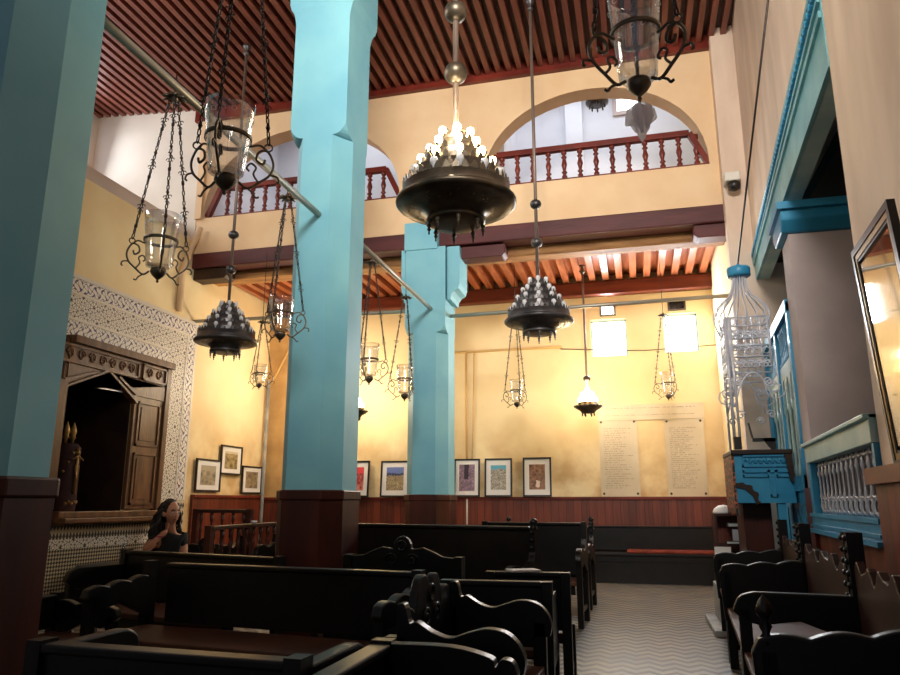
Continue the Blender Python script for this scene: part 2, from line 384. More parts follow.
# vents over the windows
for n, h in enumerate(vh):
    t = thing('vent_opening', ['small bright vent opening above the left back window', 'small dark vent opening with a grate above the right back window'][n], 'vent', ((h[0]+h[1])/2, YB, h[2]))
    f = MB()
    for x0, x1, z0, z1 in ((h[0]-.02, h[0]+.01, h[2]-.02, h[3]+.02), (h[1]-.01, h[1]+.02, h[2]-.02, h[3]+.02), (h[0], h[1], h[2]-.02, h[2]+.01), (h[0], h[1], h[3]-.01, h[3]+.02)):
        f.box(x0, x1, YB-.012, YB+.05, z0, z1)
    f.build('surround', M['bronze'], t, world=True)
    MB().box(h[0], h[1], YB+.10, YB+.12, h[2], h[3]).build('pane', M['pane'] if n == 0 else M['black'], t, world=True)
    g = MB()
    for k in range(3):
        x = h[0]+(h[1]-h[0])*(k+.5)/3; g.tube([(x, YB+.03, h[2]), (x+.03, YB+.03, h[3])], .006, 5)
    g.build('grate', M['bronze'], t, world=True)
# jog in the back wall: the left bay is bare brownish plaster beside the corner
struct(MB().box(-7.5, -6.4, YB-.02, YB+.01, 1.34, 5.2).build('wall_back_corner', mat_noise('bare_plaster', lin(176,136,84), lin(206,166,108), 2.4, .85, .15)))
# left wall with the niche of the ark
NY0 = at(66, 440, X=LW).y; NY1 = at(131, 440, X=LW+.06).y
niche = (NY0-.25, NY1, 1.12, at(100, 385, X=LW).z+.12)
struct(holes_wall(MB(), -1.0, YB+.3, 0, 5.55, [niche], fX, LW-.55, LW).build('wall_left', M['yellow']))
# splayed top of the left wall and the lighted bay above it
struct(MB().prism([(LW, 5.55), (LW-.32, 5.95), (LW-.55, 5.95), (LW-.55, 5.55)], lambda a, b, w: (a, w, b), -1.0, YA).build('trim_1', M['white']))
ny = [(niche[0]-.05, niche[1]+.05)]
nb = MB(); nb.box(LW-1.15, LW-1.10, ny[0][0], ny[0][1], 1.0, 3.2); nb.box(LW-1.1, LW-.55, ny[0][0], niche[0], 1.0, 3.2); nb.box(LW-1.1, LW-.55, niche[1], ny[0][1], 1.0, 3.2)
nb.box(LW-1.1, LW-.55, ny[0][0], ny[0][1], niche[3], niche[3]+.05); nb.box(LW-1.1, LW-.55, ny[0][0], ny[0][1], niche[2]-.05, niche[2])
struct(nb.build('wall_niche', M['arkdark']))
struct(MB().box(-9.6, LW-.55, -1, YA+.3, 5.35, 5.5).build('floor_side_bay', M['white']))
XB = -9.3
wl = (7.4, 9.95, 6.75, 7.95)
struct(holes_wall(MB(), -1, YA+.3, 5.5, 8.6, [wl], fX, XB-.3, XB).build('wall_left_upper', M['white']))
w = struct(MB().box(XB-.2, XB-.18, wl[0], wl[1], wl[2], wl[3]).build('window_3', M['pane2']))
f = MB()
for y0, y1, z0, z1 in ((wl[0], wl[0]+.06, wl[2], wl[3]), (wl[1]-.06, wl[1], wl[2], wl[3]), (wl[0], wl[1], wl[2], wl[2]+.06), (wl[0], wl[1], wl[3]-.06, wl[3]), (8.6, 8.66, wl[2], wl[3])): f.box(XB-.12, XB-.05, y0, y1, z0, z1)
f.build('window_frame', M['ark'], w)
# ---------------- gallery wall with the two arches
def arch_curve(x0, x1, zs, apex, n=24):
    cx, r = (x0+x1)/2, (x1-x0)/2
    return [(cx-r*math.cos(PI*i/n), zs+(apex-zs)*math.sin(PI*i/n)**.9) for i in range(n+1)]
sill = 5.97
aR = arch_curve(-2.08, 1.24, sill, 7.42); aL = arch_curve(-6.95, -3.42, sill, 7.42)
g = MB(); T = 8.6
g.prism([(LW-.25, 5.33), (1.75, 5.33), (1.75, sill), (LW-.25, sill)], fY, YA, YA+.32)
for x0, x1 in ((XB-.3, aL[0][0]), (aL[-1][0], aR[0][0]), (aR[-1][0], 1.75)):
    g.prism([(x0, sill), (x1, sill), (x1, T), (x0, T)], fY, YA, YA+.32)
struct(MB().box(XB-.3, LW-.02, YA-.012, YA-.001, 5.5, T).build('wall_side_bay', M['white']))
g.box(XB-.3, LW-.25, YA, YA+.32, 5.5, sill)
for a in (aL, aR): g.strip(a, [(p[0], T) for p in a], fY, YA, YA+.32)
struct(g.build('wall_gallery_front', M['cream']))
struct(MB().box(LW-.02, LW+.1, YA-.06, YA, 5.95, 7.98).build('trim_2', M['cream']))
struct(MB().box(1.36, 1.42, YA-.05, YA, 5.5, 7.86).build('trim_3', M['cream']))
# gallery room behind the arches
struct(MB().box(-7.4, 1.9, YA+.32, YB+.3, 5.28, 5.36).build('floor_gallery', M['orange']))
struct(MB().box(-7.4, 1.9, YB, YB+.3, 5.36, 9.2).build('wall_gallery_back', M['gallery']))
struct(MB().box(-7.4, -7.1, YA+.32, YB, 5.36, 9.2).build('wall_gallery_left', M['gallery']))
struct(MB().box(1.6, 1.9, YA+.32, YB, 5.36, 9.2).build('wall_gallery_right', M['gallery']))
struct(MB().box(-7.4, 1.9, YA+.2, YB+.3, 9.0, 9.2).build('ceiling_gallery', M['gallery']))
px = at(572, 130, Y=YB-.1).x
struct(MB().box(px-.12, px+.2, YB-.14, YB, 5.36, 9.0).build('trim_4', M['gallery']))
struct(MB().box(-2.25, -1.95, YA+1.3, YB, 5.36, 9.0).build('wall_gallery_partition', M['gallery']))
# small window of the gallery
gw = (at(617, 112, Y=YB-.02), at(632, 98, Y=YB-.02))
w = struct(MB().box(gw[0].x, gw[1].x+.25, YB-.03, YB-.01, gw[0].z, gw[1].z).build('window_4', M['pane']))
f = MB(); x0, x1, z0, z1 = gw[0].x, gw[1].x+.25, gw[0].z, gw[1].z
for b in ((x0-.08, x0, z0-.08, z1+.08), (x1, x1+.08, z0-.08, z1+.08), (x0, x1, z0-.08, z0), (x0, x1, z1, z1+.08)): f.box(b[0], b[1], YB-.05, YB, b[2], b[3])
f.build('window_frame', M['grey'], w)
# ---------------- ceilings
def zc(X): return TOP+.075*max(0.0, -5.0-X)
c = MB()
x = -9.45
while x < 1.9:
    c.mi = 0; c.box(x, x+.078, -1, YA, zc(x), zc(x)+.13); x += .166
c.mi = 1
for x0, x1 in ((-9.5, -7.5), (-7.5, -5), (-5, 2.2)):
    z0, z1 = zc(x0)+.125, zc(x1)+.125
    c.add([(x0, -1, z0), (x1, -1, z1), (x1, YA+.1, z1), (x0, YA+.1, z0), (x0, -1, z0+.1), (x1, -1, z1+.1), (x1, YA+.1, z1+.1), (x0, YA+.1, z0+.1)],
          [(0,1,2,3),(7,6,5,4),(0,4,5,1),(1,5,6,2),(2,6,7,3),(3,7,4,0)])
struct(c.build('ceiling', [M['joist'], M['deck']]))
struct(MB().box(-7.2, 1.55, YA-.09, YA-.002, TOP-.09, TOP+.14).build('trim_5', M['rail']))
c = MB(); x = -7.0
while x < 1.6:
    c.box(x, x+.11, YA+.3, YB, 5.14, 5.29); x += .235
struct(c.build('ceiling_under_gallery', M['orange']))
def beam(name, label, x0, x1, y0, y1, z0, z1, m, bev=.02):
    o = MB().box(x0, x1, y0, y1, z0, z1).build(name, M[m], bevel=bev); return tag(o, label, 'beam')
beam('painted_beam', 'long dark purple-brown beam across the hall under the gallery arches', LW-.02, 1.46, YA-.04, YA+.3, 5.07, 5.33, 'beam')
beam('raw_timber_beam', 'rough unpainted light timber beam just behind the dark painted beam', -6.95, 1.42, YA+.3, YA+.62, 4.93, 5.13, 'rawbeam', .03)
beam('wall_beam', 'red-brown beam against the back wall above the windows', -7.0, 1.55, YB-.2, YB, 4.88, 5.13, 'backbeam')
for nm, lb, a, b2, z in (('beam_bracket', 'stubby dark wooden bracket under the left end of the painted beam', LW, LW+.62, 4.88), ('beam_bracket', 'stubby dark wooden bracket under the right end of the painted beam', .95, 1.46, 4.88), ('beam_bracket', 'small dark wooden bracket beside the capital of the far blue column', -2.62, -1.75, 4.86)):
    w0 = YA+.0
    o = MB().prism([(a, z+.19), (b2, z+.19), (b2, z+.05), (b2-.05, z), (a, z)] if a < -3 or a > -2.7 and a < 0 else [(a, z+.19), (b2, z+.19), (b2, z), (a+.05, z), (a, z+.05)], fY, w0+.02, w0+.3).build(nm, M['arkdark'] if a < -6 else M['beam'], bevel=.012)
    tag(o, lb, 'bracket')
# ---------------- right wall (askew), opening with lintel
PL = 4.67      # far edge of the near pier
JA0, JA1 = 7.05, 7.5
struct(MB().prism([(-1, 0), (PL, 0), (PL, 8.2), (-1, 8.2)], fR, 0, .5).build('wall_right_near', M['pink']))
def rz(px, py): q = at_rw(px, py); return q.y, q.z
o0 = rz(810, 0); o1 = rz(760, 225); m0 = rz(823, 0); m1 = rz(773, 200); i0 = rz(833, 57); i1 = rz(783, 203)
def ln(a, b, Y): return a[1]+(b[1]-a[1])*(Y-a[0])/(b[0]-a[0])
YE = 9.9
lo = [(Y, ln(i0, i1, Y)) for Y in (PL, 6.2, 7.4, 8.6, YE)]; hi = [(Y, ln(o0, o1, Y)) for Y in (PL, 6.2, 7.4, 8.6, YE)]
struct(MB().strip([(a, b-.0) for a, b in hi], [(a, 8.2) for a, b in hi], fR, 0, .5).build('wall_right_upper', M['pink']))
struct(MB().prism([(JA0, 0), (JA1, 0), (JA1, 3.735), (JA0, 3.735)], fR, .005, 1.4).build('wall_right_pier', M['grey']))
struct(MB().box(1.42, 2.6, YE, YB, 0, 8.2).build('wall_right_back', M['yellow']))
struct(MB().box(1.36, 2.3, YE-.02, YA-.05, 0, 8.2).build('trim_6', M['pink']))
# room behind the opening
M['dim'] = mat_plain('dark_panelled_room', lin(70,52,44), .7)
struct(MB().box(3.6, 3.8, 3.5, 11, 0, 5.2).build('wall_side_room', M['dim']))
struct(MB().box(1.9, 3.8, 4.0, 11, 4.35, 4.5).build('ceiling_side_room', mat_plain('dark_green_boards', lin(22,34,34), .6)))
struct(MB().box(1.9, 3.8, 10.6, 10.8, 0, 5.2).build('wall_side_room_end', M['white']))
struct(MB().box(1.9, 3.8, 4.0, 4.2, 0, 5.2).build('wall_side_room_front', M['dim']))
# lintel
t = thing('lintel', 'long pale teal carved lintel over the openings in the right wall', 'lintel', (rw(7), 7, 4.4))
MB().strip(lo, hi, fR, -.008, .03).build('fascia', M['lintel'], t, world=True)
for k, (o_, w_) in enumerate(((0.5, .05), (.66, .035), (.9, .05))):
    a = [(p[0], p[1]+(q[1]-p[1])*o_) for p, q in zip(lo, hi)]; b = [(x, z+w_) for x, z in a]
    MB().strip(a, b, fR, -.03, -.006).build('moulding', M['lintel'], t, world=True)
dn = MB()
Y = PL
while Y < YE-.1:
    z = ln(i0, i1, Y)+.76*(ln(o0, o1, Y)-ln(i0, i1, Y)); dn.prism([(Y, z), (Y+.04, z), (Y+.04, z+.05), (Y, z+.05)], fR, -.045, -.006); Y += .09
dn.build('dentil_row', M['tealwood'], t, world=True)
MB().strip([(a, b-.0) for a, b in lo], [(a, b+.14) for a, b in lo], fR, .02, .16).build('soffit', M['palewood'], t, world=True)
# corbel over the pier
t = thing('corbel', 'dark teal carved corbel on top of the grey pier', 'bracket', (rw(7)+.6, 7.0, 3.9))
z0 = 3.74
MB().prism([(JA0-.12, z0+.2), (JA1+.1, z0+.2), (JA1+.1, z0+.08), (JA1, z0), (JA0-.02, z0), (JA0-.12, z0+.1)], fR, -.06, 1.5).build('block', M['tealwood'], t, world=True, bevel=.02)
MB().prism([(JA0-.16, z0+.27), (JA1+.12, z0+.27), (JA1+.12, z0+.2), (JA0-.16, z0+.2)], fR, -.09, 1.5).build('cap_moulding', M['tealwood'], t, world=True)
# ---------------- wainscot
struct(MB().box(-2.4, 1.42, YB-.05, YB, 0, 1.30).build('baseboard_back_right', M['redwood']))
struct(MB().box(LW, -2.4, YB-.05, YB, 0, 1.30).build('baseboard_back_left', M['redwood']))
struct(MB().box(LW, 1.42, YB-.085, YB, 1.30, 1.345).build('trim_7', M['rail']))
tp = at(190, 500, X=LW).y
struct(MB().box(LW, LW+.05, tp, YB-.05, 0, 1.33).build('baseboard_left', M['redwood']))
struct(MB().box(LW, LW+.08, tp, YB-.05, 1.33, 1.375).build('trim_8', M['rail']))
struct(MB().prism([(-1, 0), (PL, 0), (PL, 1.35), (-1, 1.35)], fR, -.05, 0).build('baseboard_right_near', M['redwood']))
struct(MB().prism([(-1, 1.35), (PL+.05, 1.35), (PL+.05, 1.44), (-1, 1.44)], fR, -.09, 0).build('trim_9', M['rail']))
struct(MB().prism([(PL, 0), (JA0+.1, 0), (JA0+.1, .99), (PL, .99)], fR, 0.0, .3).build('baseboard_right', M['redwood']))
struct(MB().prism([(JA0+.1, 0), (JA1, 0), (JA1, 1.38), (JA0+.1, 1.38)], fR, -.03, .0).build('baseboard_right_pier', M['redwood']))
# cable and pipes on the back wall
def conduit(label, pts, r=.018, m='plastic', name='water_pipe', cat='pipe', seg=8):
    return tag(MB().tube(pts, r, seg).build(name, M[m]), label, cat)
p = lambda x, y, off=.018: tuple(at(x, y, Y=YB-off))
M['pipe'] = mat_plain('painted_pipe', lin(214,176,110), .6)
conduit('painted water pipe running across the back wall at window height', [p(453, 353), p(500, 350), p(562, 347)], .02, 'pipe')
conduit('painted vertical pipe down the back wall beside the far blue column', [p(466, 352), p(466, 420), p(467, 462)], .022, 'pipe')
conduit('second thinner painted pipe beside the vertical pipe on the back wall', [p(474, 353), p(473, 420), p(472, 462)], .012, 'pipe')
conduit('thin black cable across the back wall under the windows', [p(560, 349, .02), p(625, 350.5, .02), p(645, 350.5, .02), p(726, 344, .02)], .006, 'iron', 'cable', 'cable')
conduit('white cable duct down the red panelling below the photographs', [p(467, 499, .075), p(467, 530, .075)], .016, 'plastic', 'cable_duct')
cx = LW+.06
conduit('pale pipe standing in the far left corner of the hall', [(cx+.03, YB-.13, 0.0), (cx+.03, YB-.13, 3.6)], .035, 'stone')
conduit('painted pipe along the left end of the back wall', [(cx, YB-.04, 3.45), tuple(at(290, 348, Y=YB-.04))], .02, 'pipe')
conduit('painted pipe down the left wall beside the end of the painted beam', [(LW+.05, YA-.35, 4.25), (LW+.05, YA-.35, 4.9), (LW+.08, YA-.2, 5.4), (LW+.16, YA-.12, 5.75)], .05, 'cream')
# tie rods
a = at(316, 215, Y=6.0); b = at(107, 37, X=a.x)
def tie(label, a, b, r, m='steel'): return conduit(label, [a, b], r, m, 'tie_rod', 'rod')
tie('long steel tie rod between the two blue columns nearest the camera', (-2.85, 2.5, a.z), (-2.85, 6.1, a.z), .03)
tie('steel tie rod between the middle and the far blue columns', (-2.85, 6.5, at(425, 312, Y=YA).z), (-2.85, 10.0, at(425, 312, Y=YA).z), .03)
zt = at(455, 316, Y=YA+.15).z
tie('steel tie rod from the far blue column to the right wall', (-2.62, YA+.15, zt), (1.45, YA+.15, zt+.04), .03)
tie('steel tie rod from the left wall to the far blue column', (LW, YA+.15, zt+.2), (-3.25, YA+.15, zt+.12), .03)
# ---------------- columns
def octa(x0, x1, y0, y1, cx, cy, b=.03): return [(x0+cx, y0), (x1-cx, y0), (x1, y0+cy), (x1, y1-b), (x1-b, y1), (x0+b, y1), (x0, y1-b), (x0, y0+cy)]
fH = lambda a, b, w: (a, b, w)
def column(label, x0, x1, y0, y1, zc_, zcap, zcap2, flare, ztop, zw=1.36, cx=.12, cy=.2, sides='lr'):
    t = thing('column', label, 'column', ((x0+x1)/2, (y0+y1)/2, 0))
    o8 = octa(x0, x1, y0, y1, cx, cy)
    MB().prism(octa(x0, x1, y0, y1, cx, cy), fH, zw-.05, zc_).build('chamfered_shaft', M['teal'], t, world=True)
    u = MB()                                 # chamfer stops and the square shaft above
    sq = [(x0, y0), (x1, y0), (x1, y0), (x1, y1), (x1, y1), (x0, y1), (x0, y1), (x0, y0)]
    e = .0
    sq = [(a+(e if a == x1 else -e), b+(e if b == y1 else -e)) for a, b in sq]
    n = 6; prev = [(a, b, zc_-.001) for a, b in o8]
    vs = []; 
    for i in range(n+1):
        k = math.sin(PI/2*i/n); z = zc_+.16*(1-math.cos(PI/2*i/n))
        vs.append([(a+(c-a)*k, b+(d-b)*k, z) for (a, b), (c, d) in zip(o8, sq)])
    flat = [q for r in vs for q in r]; fs = []
    for i in range(n):
        for k in range(8): fs.append((i*8+k, i*8+(k+1) % 8, (i+1)*8+(k+1) % 8, (i+1)*8+k))
    u.add(flat, fs)
    q = [(x0-e, y0-e), (x1+e, y0-e), (x1+e, y1+e), (x0-e, y1+e)]
    u.prism(q, fH, zc_+.16, zcap)
    u.build('square_shaft', M['teal'], t, world=True)
    c = MB(); prevq = None
    prof = [(0, 0), (.15, .06), (.35, .2), (.5, .38), (.62, .75), (.8, .95), (1, 1)]
    rings = []
    for k, h in [(a_, b_) for b_, a_ in prof]:
        d = flare*k; rings.append([(a+(d if a > (x0+x1)/2 else -d), b+(d*.35 if b > (y0+y1)/2 else -d*.35), zcap+(zcap2-zcap)*h) for a, b in q])
    d = flare; rings.append([(a+(d if a > (x0+x1)/2 else -d), b+(d*.35 if b > (y0+y1)/2 else -d*.35), ztop) for a, b in q])
    flat = [v for r in rings for v in r]; fs = [(0, 3, 2, 1), tuple(len(flat)-4+i for i in range(4))]
    for i in range(len(rings)-1):
        for k in range(4): fs.append((i*4+k, i*4+(k+1) % 4, (i+1)*4+(k+1) % 4, (i+1)*4+k))
    c.add(flat, fs); c.build('capital', M['teal'], t, world=True)
    g = .022
    MB().prism(octa(x0-g, x1+g, y0-g, y1+g, cx, cy), fH, 0, zw-.09).build('wood_cladding', M['clad'], t, world=True)
    MB().prism(octa(x0-g-.012, x1+g+.012, y0-g-.012, y1+g+.012, cx, cy), fH, zw-.09, zw).build('cladding_cap', M['clad'], t, world=True, bevel=.012)
    return t
column('nearest blue-green chamfered column on the left edge with dark wood base', -3.25, -2.6, 2.35, 2.81, 4.9, 6.0, 6.4, .1, TOP)
column('tall middle blue chamfered column with dark wood base, rising to the upper ceiling', -3.2, -2.6, 6.0, 6.58, 4.8, 6.1, 6.4, .07, TOP, cx=.14)
t = column('far blue column with dark wood base, carrying the gallery beam', -3.25, -2.63, 9.95, 10.55, 3.7, 4.2, 4.9, .0, 5.03, cx=.14)
MB().box(-3.27, -2.75, 9.93, YA-.05, 5.0, 5.44).build('shaft_top', M['teal'], t, world=True)
pr = [(0, 4.2), (.05, 4.2), (.06, 4.27), (.1, 4.33), (.17, 4.37), (.19, 4.45), (.19, 5.03), (0, 5.03)]
MB().prism(pr, lambda a, b, w: (-2.61+a, w, b), 10.0, 10.5).build('capital', M['teal'], t, world=True)
MB().prism([(a*.35, b) for a, b in pr], lambda a, b, w: (-3.27-a, w, b), 10.0, 10.5).build('capital', M['teal'], t, world=True)
# ================================================================== balustrades of the gallery
def baluster(mb, base, h, r=.045):
    prof = [(.9, 0), (.9, .12), (.55, .14), (.55, .2), (1.0, .24), (.5, .3), (.75, .42), (1.0, .5), (.75, .6), (.5, .7), (1.0, .76), (.55, .8), (.55, .86), (.9, .88), (.9, 1.0)]
    mb.lathe([(r*a, h*b) for a, b in prof], base, 10)
def on_arch(curve, x, z=None):
    for (x0, z0), (x1, z1) in zip(curve, curve[1:]):
        if x0 <= x <= x1: return z0+(z1-z0)*(x-x0)/(x1-x0+1e-9)
    return sill
def balustrade(label, curve, xs, xl, xr, zr):
    y = YA+.1
    t = thing('balustrade', label, 'railing', ((xl+xr)/2, y, sill))
    MB().prism([(xl, zr-.09), (xr, zr-.09), (xr, zr), (xl, zr)], fY, y-.05, y+.05).build('handrail', M['rail'], t, world=True, bevel=.01)
    MB().prism([(xl-.1, sill+.005), (xr+.2, sill+.005), (xr+.2, sill+.05), (xl-.1, sill+.05)], fY, y-.04, y+.04).build('bottom_rail', M['rail'], t, world=True)
    for x in xs:
        top = min(zr-.08, on_arch(curve, x)-.12)
        if top < sill+.15: continue
        m = MB(); baluster(m, (x, y, sill+.04), top-sill-.04); m.build('baluster', M['rail'], t, world=True)
    return t, y
zr = 6.57
xs = [at(px, 150, Y=YA+.1).x for px in (494, 508, 525, 541, 558, 576.5, 594, 611.5, 629, 646.5, 662, 680, 696)]
xs = [-1.78+i*.2385 for i in range(13)]
t, y = balustrade('dark red turned balustrade in the right gallery arch', aR, xs, -1.86, 1.0, zr)
MB().bar((1.0, y, zr-.045), (1.235, y, sill+.05), .08, .09, (0, 1, 0)).build('raking_rail', M['rail'], t, world=True)
MB().bar((-1.86, y, zr-.045), (-2.06, y, sill+.05), .08, .09, (0, 1, 0)).build('raking_rail', M['rail'], t, world=True)
xs = [-6.55+i*.235 for i in range(13)]
t, y = balustrade('dark red turned balustrade in the left gallery arch, partly behind the middle column', aL, xs, -6.7, -3.68, zr)
MB().bar((-3.68, y, zr-.045), (-3.44, y, sill+.05), .08, .09, (0, 1, 0)).build('raking_rail', M['rail'], t, world=True)
MB().bar((-6.7, y, zr-.045), (-6.92, y, sill+.05), .08, .09, (0, 1, 0)).build('raking_rail', M['rail'], t, world=True)
# things up in the gallery
q = at(707, 173, Y=YA+.75)
cl = MB(); cl.ball((q.x, q.y, 5.36+.16+.45), .17, 12, 8, .6); cl.ball((q.x-.16, q.y+.02, 5.36+.1+.45), .13, 12, 8, .6); cl.ball((q.x+.1, q.y-.02, 5.36+.12+.45), .11, 10, 7, .7)
tag(cl.build('cloth_bundle', mat_noise('turquoise_cloth', lin(30,110,120), lin(60,150,156), 5, .8, .2)), 'turquoise cloth bundle behind the right end of the gallery balustrade', 'cloth')
tag(MB().box(q.x-.4, min(q.x+.3, 1.40), q.y-.2, q.y+.25, 5.36, 5.84).build('gallery_bench', M['arkdark'], bevel=.01), 'low dark bench in the gallery carrying the turquoise bundle', 'bench')
q = at(534, 180, Y=YA+.9)
t = thing('gallery_chair', 'dark chair in the gallery behind the left end of the right balustrade', 'chair', (q.x, q.y, 5.36))
MB().box(-.22, .22, -.2, .2, .42, .46).build('seat', M['arkdark'], t)
b = MB(); b.box(-.22, -.18, .17, .2, .42, 1.0); b.box(.18, .22, .17, .2, .42, 1.0); b.box(-.2, .2, .175, .195, .9, 1.0); b.box(-.2, .2, .175, .195, .65, .72); b.build('backrest', M['arkdark'], t)
for a in (-.2, .2):
    for c in (-.18, .18): MB().box(a-.02, a+.02, c-.02, c+.02, 0, .42).build('leg', M['arkdark'], t)

# ================================================================== the ark on the left wall
fL = lambda a, b, w: (LW+w, a, b)
def PL_(px, py, off=0): q = at(px, py, X=LW+off); return q.y, q.z
ty1 = PL_(197, 325)[0]; tz1 = 4.19
ay1 = PL_(168, 420, .1)[0]; az1 = PL_(171, 363, .12)[1]            # outer edge of the wooden ark
tb = 1.29
ty0 = 5.2; ay0 = 2*((NY0+NY1)/2)-ay1+.55
t = thing('mosaic_surround', 'large white mosaic tile surround with blue bands framing the wooden ark', 'tile panel', (LW, (ay0+ay1)/2, tb))
bw = .20
def fr(mb, y0, y1, z1, w, zb, d0, d1):
    mb.prism([(y1-w, zb), (y1, zb), (y1, z1), (y1-w, z1)], fL, d0, d1); mb.prism([(y0, z1-w), (y1-w, z1-w), (y1-w, z1), (y0, z1)], fL, d0, d1)
    return mb
fr(MB(), ay0-.9, ty1, tz1, ty1-ay1+.01, tb, 0, .02).build('star_mosaic', M['zstar'], t, world=True)
hh = tz1-az1
m = MB(); m.prism([(ay0-.9, az1), (ty1, az1), (ty1, tz1), (ay0-.9, tz1)], fL, 0, .0205); m.build('star_mosaic', M['zstar'], t, world=True)
fr(MB(), ay0-.9, ty1-.05, tz1-.06, .17, tb, .02, .026).build('blue_band', M['zband'], t, world=True)
MB().prism([(ay0-.9, az1+.03), (ay1-.05, az1+.03), (ay1-.05, az1+.2), (ay0-.9, az1+.2)], fL, .02, .026).build('blue_band', M['zband'], t, world=True)
g = MB(); fr(g, ay0-.9, ty1, tz1, .05, tb, .02, .03); fr(g, ay0-.9, ty1-.235, tz1-.24, .03, tb, .02, .03)
g.prism([(ay0-.9, az1+.215), (ay1, az1+.215), (ay1, az1+.245), (ay0-.9, az1+.245)], fL, .02, .03)
g.build('white_border', M['grout'], t, world=True)
t = thing('mosaic_dado', 'black and cream mosaic tile dado below the wooden ark', 'tile panel', (LW, (ay0+ay1)/2, 0))
MB().prism([(3.0, .0), (ty1, .0), (ty1, .68), (3.0, .68)], fL, 0, .03).build('lozenge_mosaic', M['zdiaper'], t, world=True)
MB().prism([(3.0, .68), (ty1, .68), (ty1, .8), (3.0, .8)], fL, 0, .034).build('mosaic_band', M['zstar'], t, world=True)
MB().prism([(3.0, .8), (ty1, .8), (ty1, .97), (3.0, .97)], fL, 0, .03).build('comb_mosaic', M['zcomb'], t, world=True)
MB().prism([(ay1, .97), (ty1, .97), (ty1, tb), (ay1, tb)], fL, 0, .032).build('comb_mosaic', M['zcomb'], t, world=True)
# ark cabinet
t = thing('ark_cabinet', 'tall carved brown wooden ark cabinet with one door open on a dark niche', 'cabinet', (LW, (NY0+NY1)/2, 1.0))
oz0, oz1 = 1.14, PL_(100, 388)[1]
dy1 = PL_(161, 440, .08)[0]                        # far edge of the closed door leaf
f = MB()
jz = 2.98
f.prism([(dy1, oz0), (ay1, oz0), (ay1, az1), (dy1, az1)], fL, 0, .10)
f.prism([(ay0, oz0), (niche[0]+.04, oz0), (niche[0]+.04, az1), (ay0, az1)], fL, 0, .10)
f.prism([(ay0, az1-.1), (ay1, az1-.1), (ay1, az1), (ay0, az1)], fL, .08, .16)
f.prism([(niche[0], jz-.02), (dy1, jz-.02), (dy1, az1-.05), (niche[0], az1-.05)], fL, 0, .07)
f.build('frame', M['ark'], t, world=True, bevel=.008)
# carved panels
def carved(y0, y1, z0, z1, name='carved_panel'):
    c = MB(); c.prism([(y0, z0), (y1, z0), (y1, z1), (y0, z1)], fL, .07, .085)
    for a, b, d, e in ((y0, y1, z0, z0+.03), (y0, y1, z1-.03, z1), (y0, y0+.03, z0, z1), (y1-.03, y1, z0, z1)):
        c.prism([(a, d), (b, d), (b, e), (a, e)], fL, .085, .11)
    n = max(2, int((y1-y0)/.2)); cz = (z0+z1)/2; hh = (z1-z0)*.32
    for k in range(n):
        cy = y0+.06+(y1-y0-.12)*(k+.5)/n; s = 1 if k % 2 else -1
        P = []
        for i in range(22):
            a = i*.42; rr = hh*(1-.035*i); P.append((LW+.092, cy+s*rr*math.cos(a)*.85, cz+rr*math.sin(a)))
        c.tube(P, .012, 5)
        for j in range(5):
            a = j*1.256; c.ball((LW+.09, cy+.035*math.cos(a), cz+.035*math.sin(a)), .018, 6, 4)
    return c.build(name, M['ark'], t, world=True)
ymid = PL_(135, 370)[0]
carved(niche[0]-.1, ymid-.02, jz+.02, az1-.12); carved(ymid+.06, ay1-.12, jz+.02, az1-.12)
# pointed pediment over the opening
yl, yr = niche[0], ymid
zp = oz1+.22; dz1 = PL_(150, 399)[1]
pd = MB(); pd.prism([(yl, jz), (yl, oz1-.12), (yl+(yr-yl)*.55, zp), (yr, oz1-.14), (yr, dz1-.01), (dy1, dz1-.01), (dy1, jz)], fL, .0, .08)
for a, b in (((yl, oz1-.1), (yl+(yr-yl)*.55, zp+.02)), ((yl+(yr-yl)*.55, zp+.02), (yr, oz1-.12)), ((yl, oz1+.0), (yl+(yr-yl)*.4, jz-.02)), ((yr-.05, oz1), (yl+(yr-yl)*.7, jz-.02))):
    pd.bar((LW+.09, a[0], a[1]), (LW+.09, b[0], b[1]), .03, .035, (1, 0, 0))
pd.build('pediment', M['ark'], t, world=True)
# closed right door leaf
d = MB(); d.prism([(NY1, oz0+.02), (dy1, oz0+.02), (dy1, dz1), (NY1, dz1)], fL, .0, .06)
o = d.build('door', M['ark'], t, world=True, bevel=.006)
dm = (NY1+dy1)/2; dw = (dy1-NY1)/2-.07
for z0, z1 in ((1.22, 1.95), (2.05, dz1-.08)):
    p_ = MB()
    for a, b, d_, e in ((dm-dw, dm+dw, z0, z0+.03), (dm-dw, dm+dw, z1-.03, z1), (dm-dw, dm-dw+.03, z0, z1), (dm+dw-.03, dm+dw, z0, z1)): p_.prism([(a, d_), (b, d_), (b, e), (a, e)], fL, .06, .085)
    p_.prism([(dm-dw+.08, z0+.08), (dm+dw-.08, z0+.08), (dm+dw-.08, z1-.08), (dm-dw+.08, z1-.08)], fL, .06, .075)
    p_.build('door_panel', M['ark'], o, world=True)
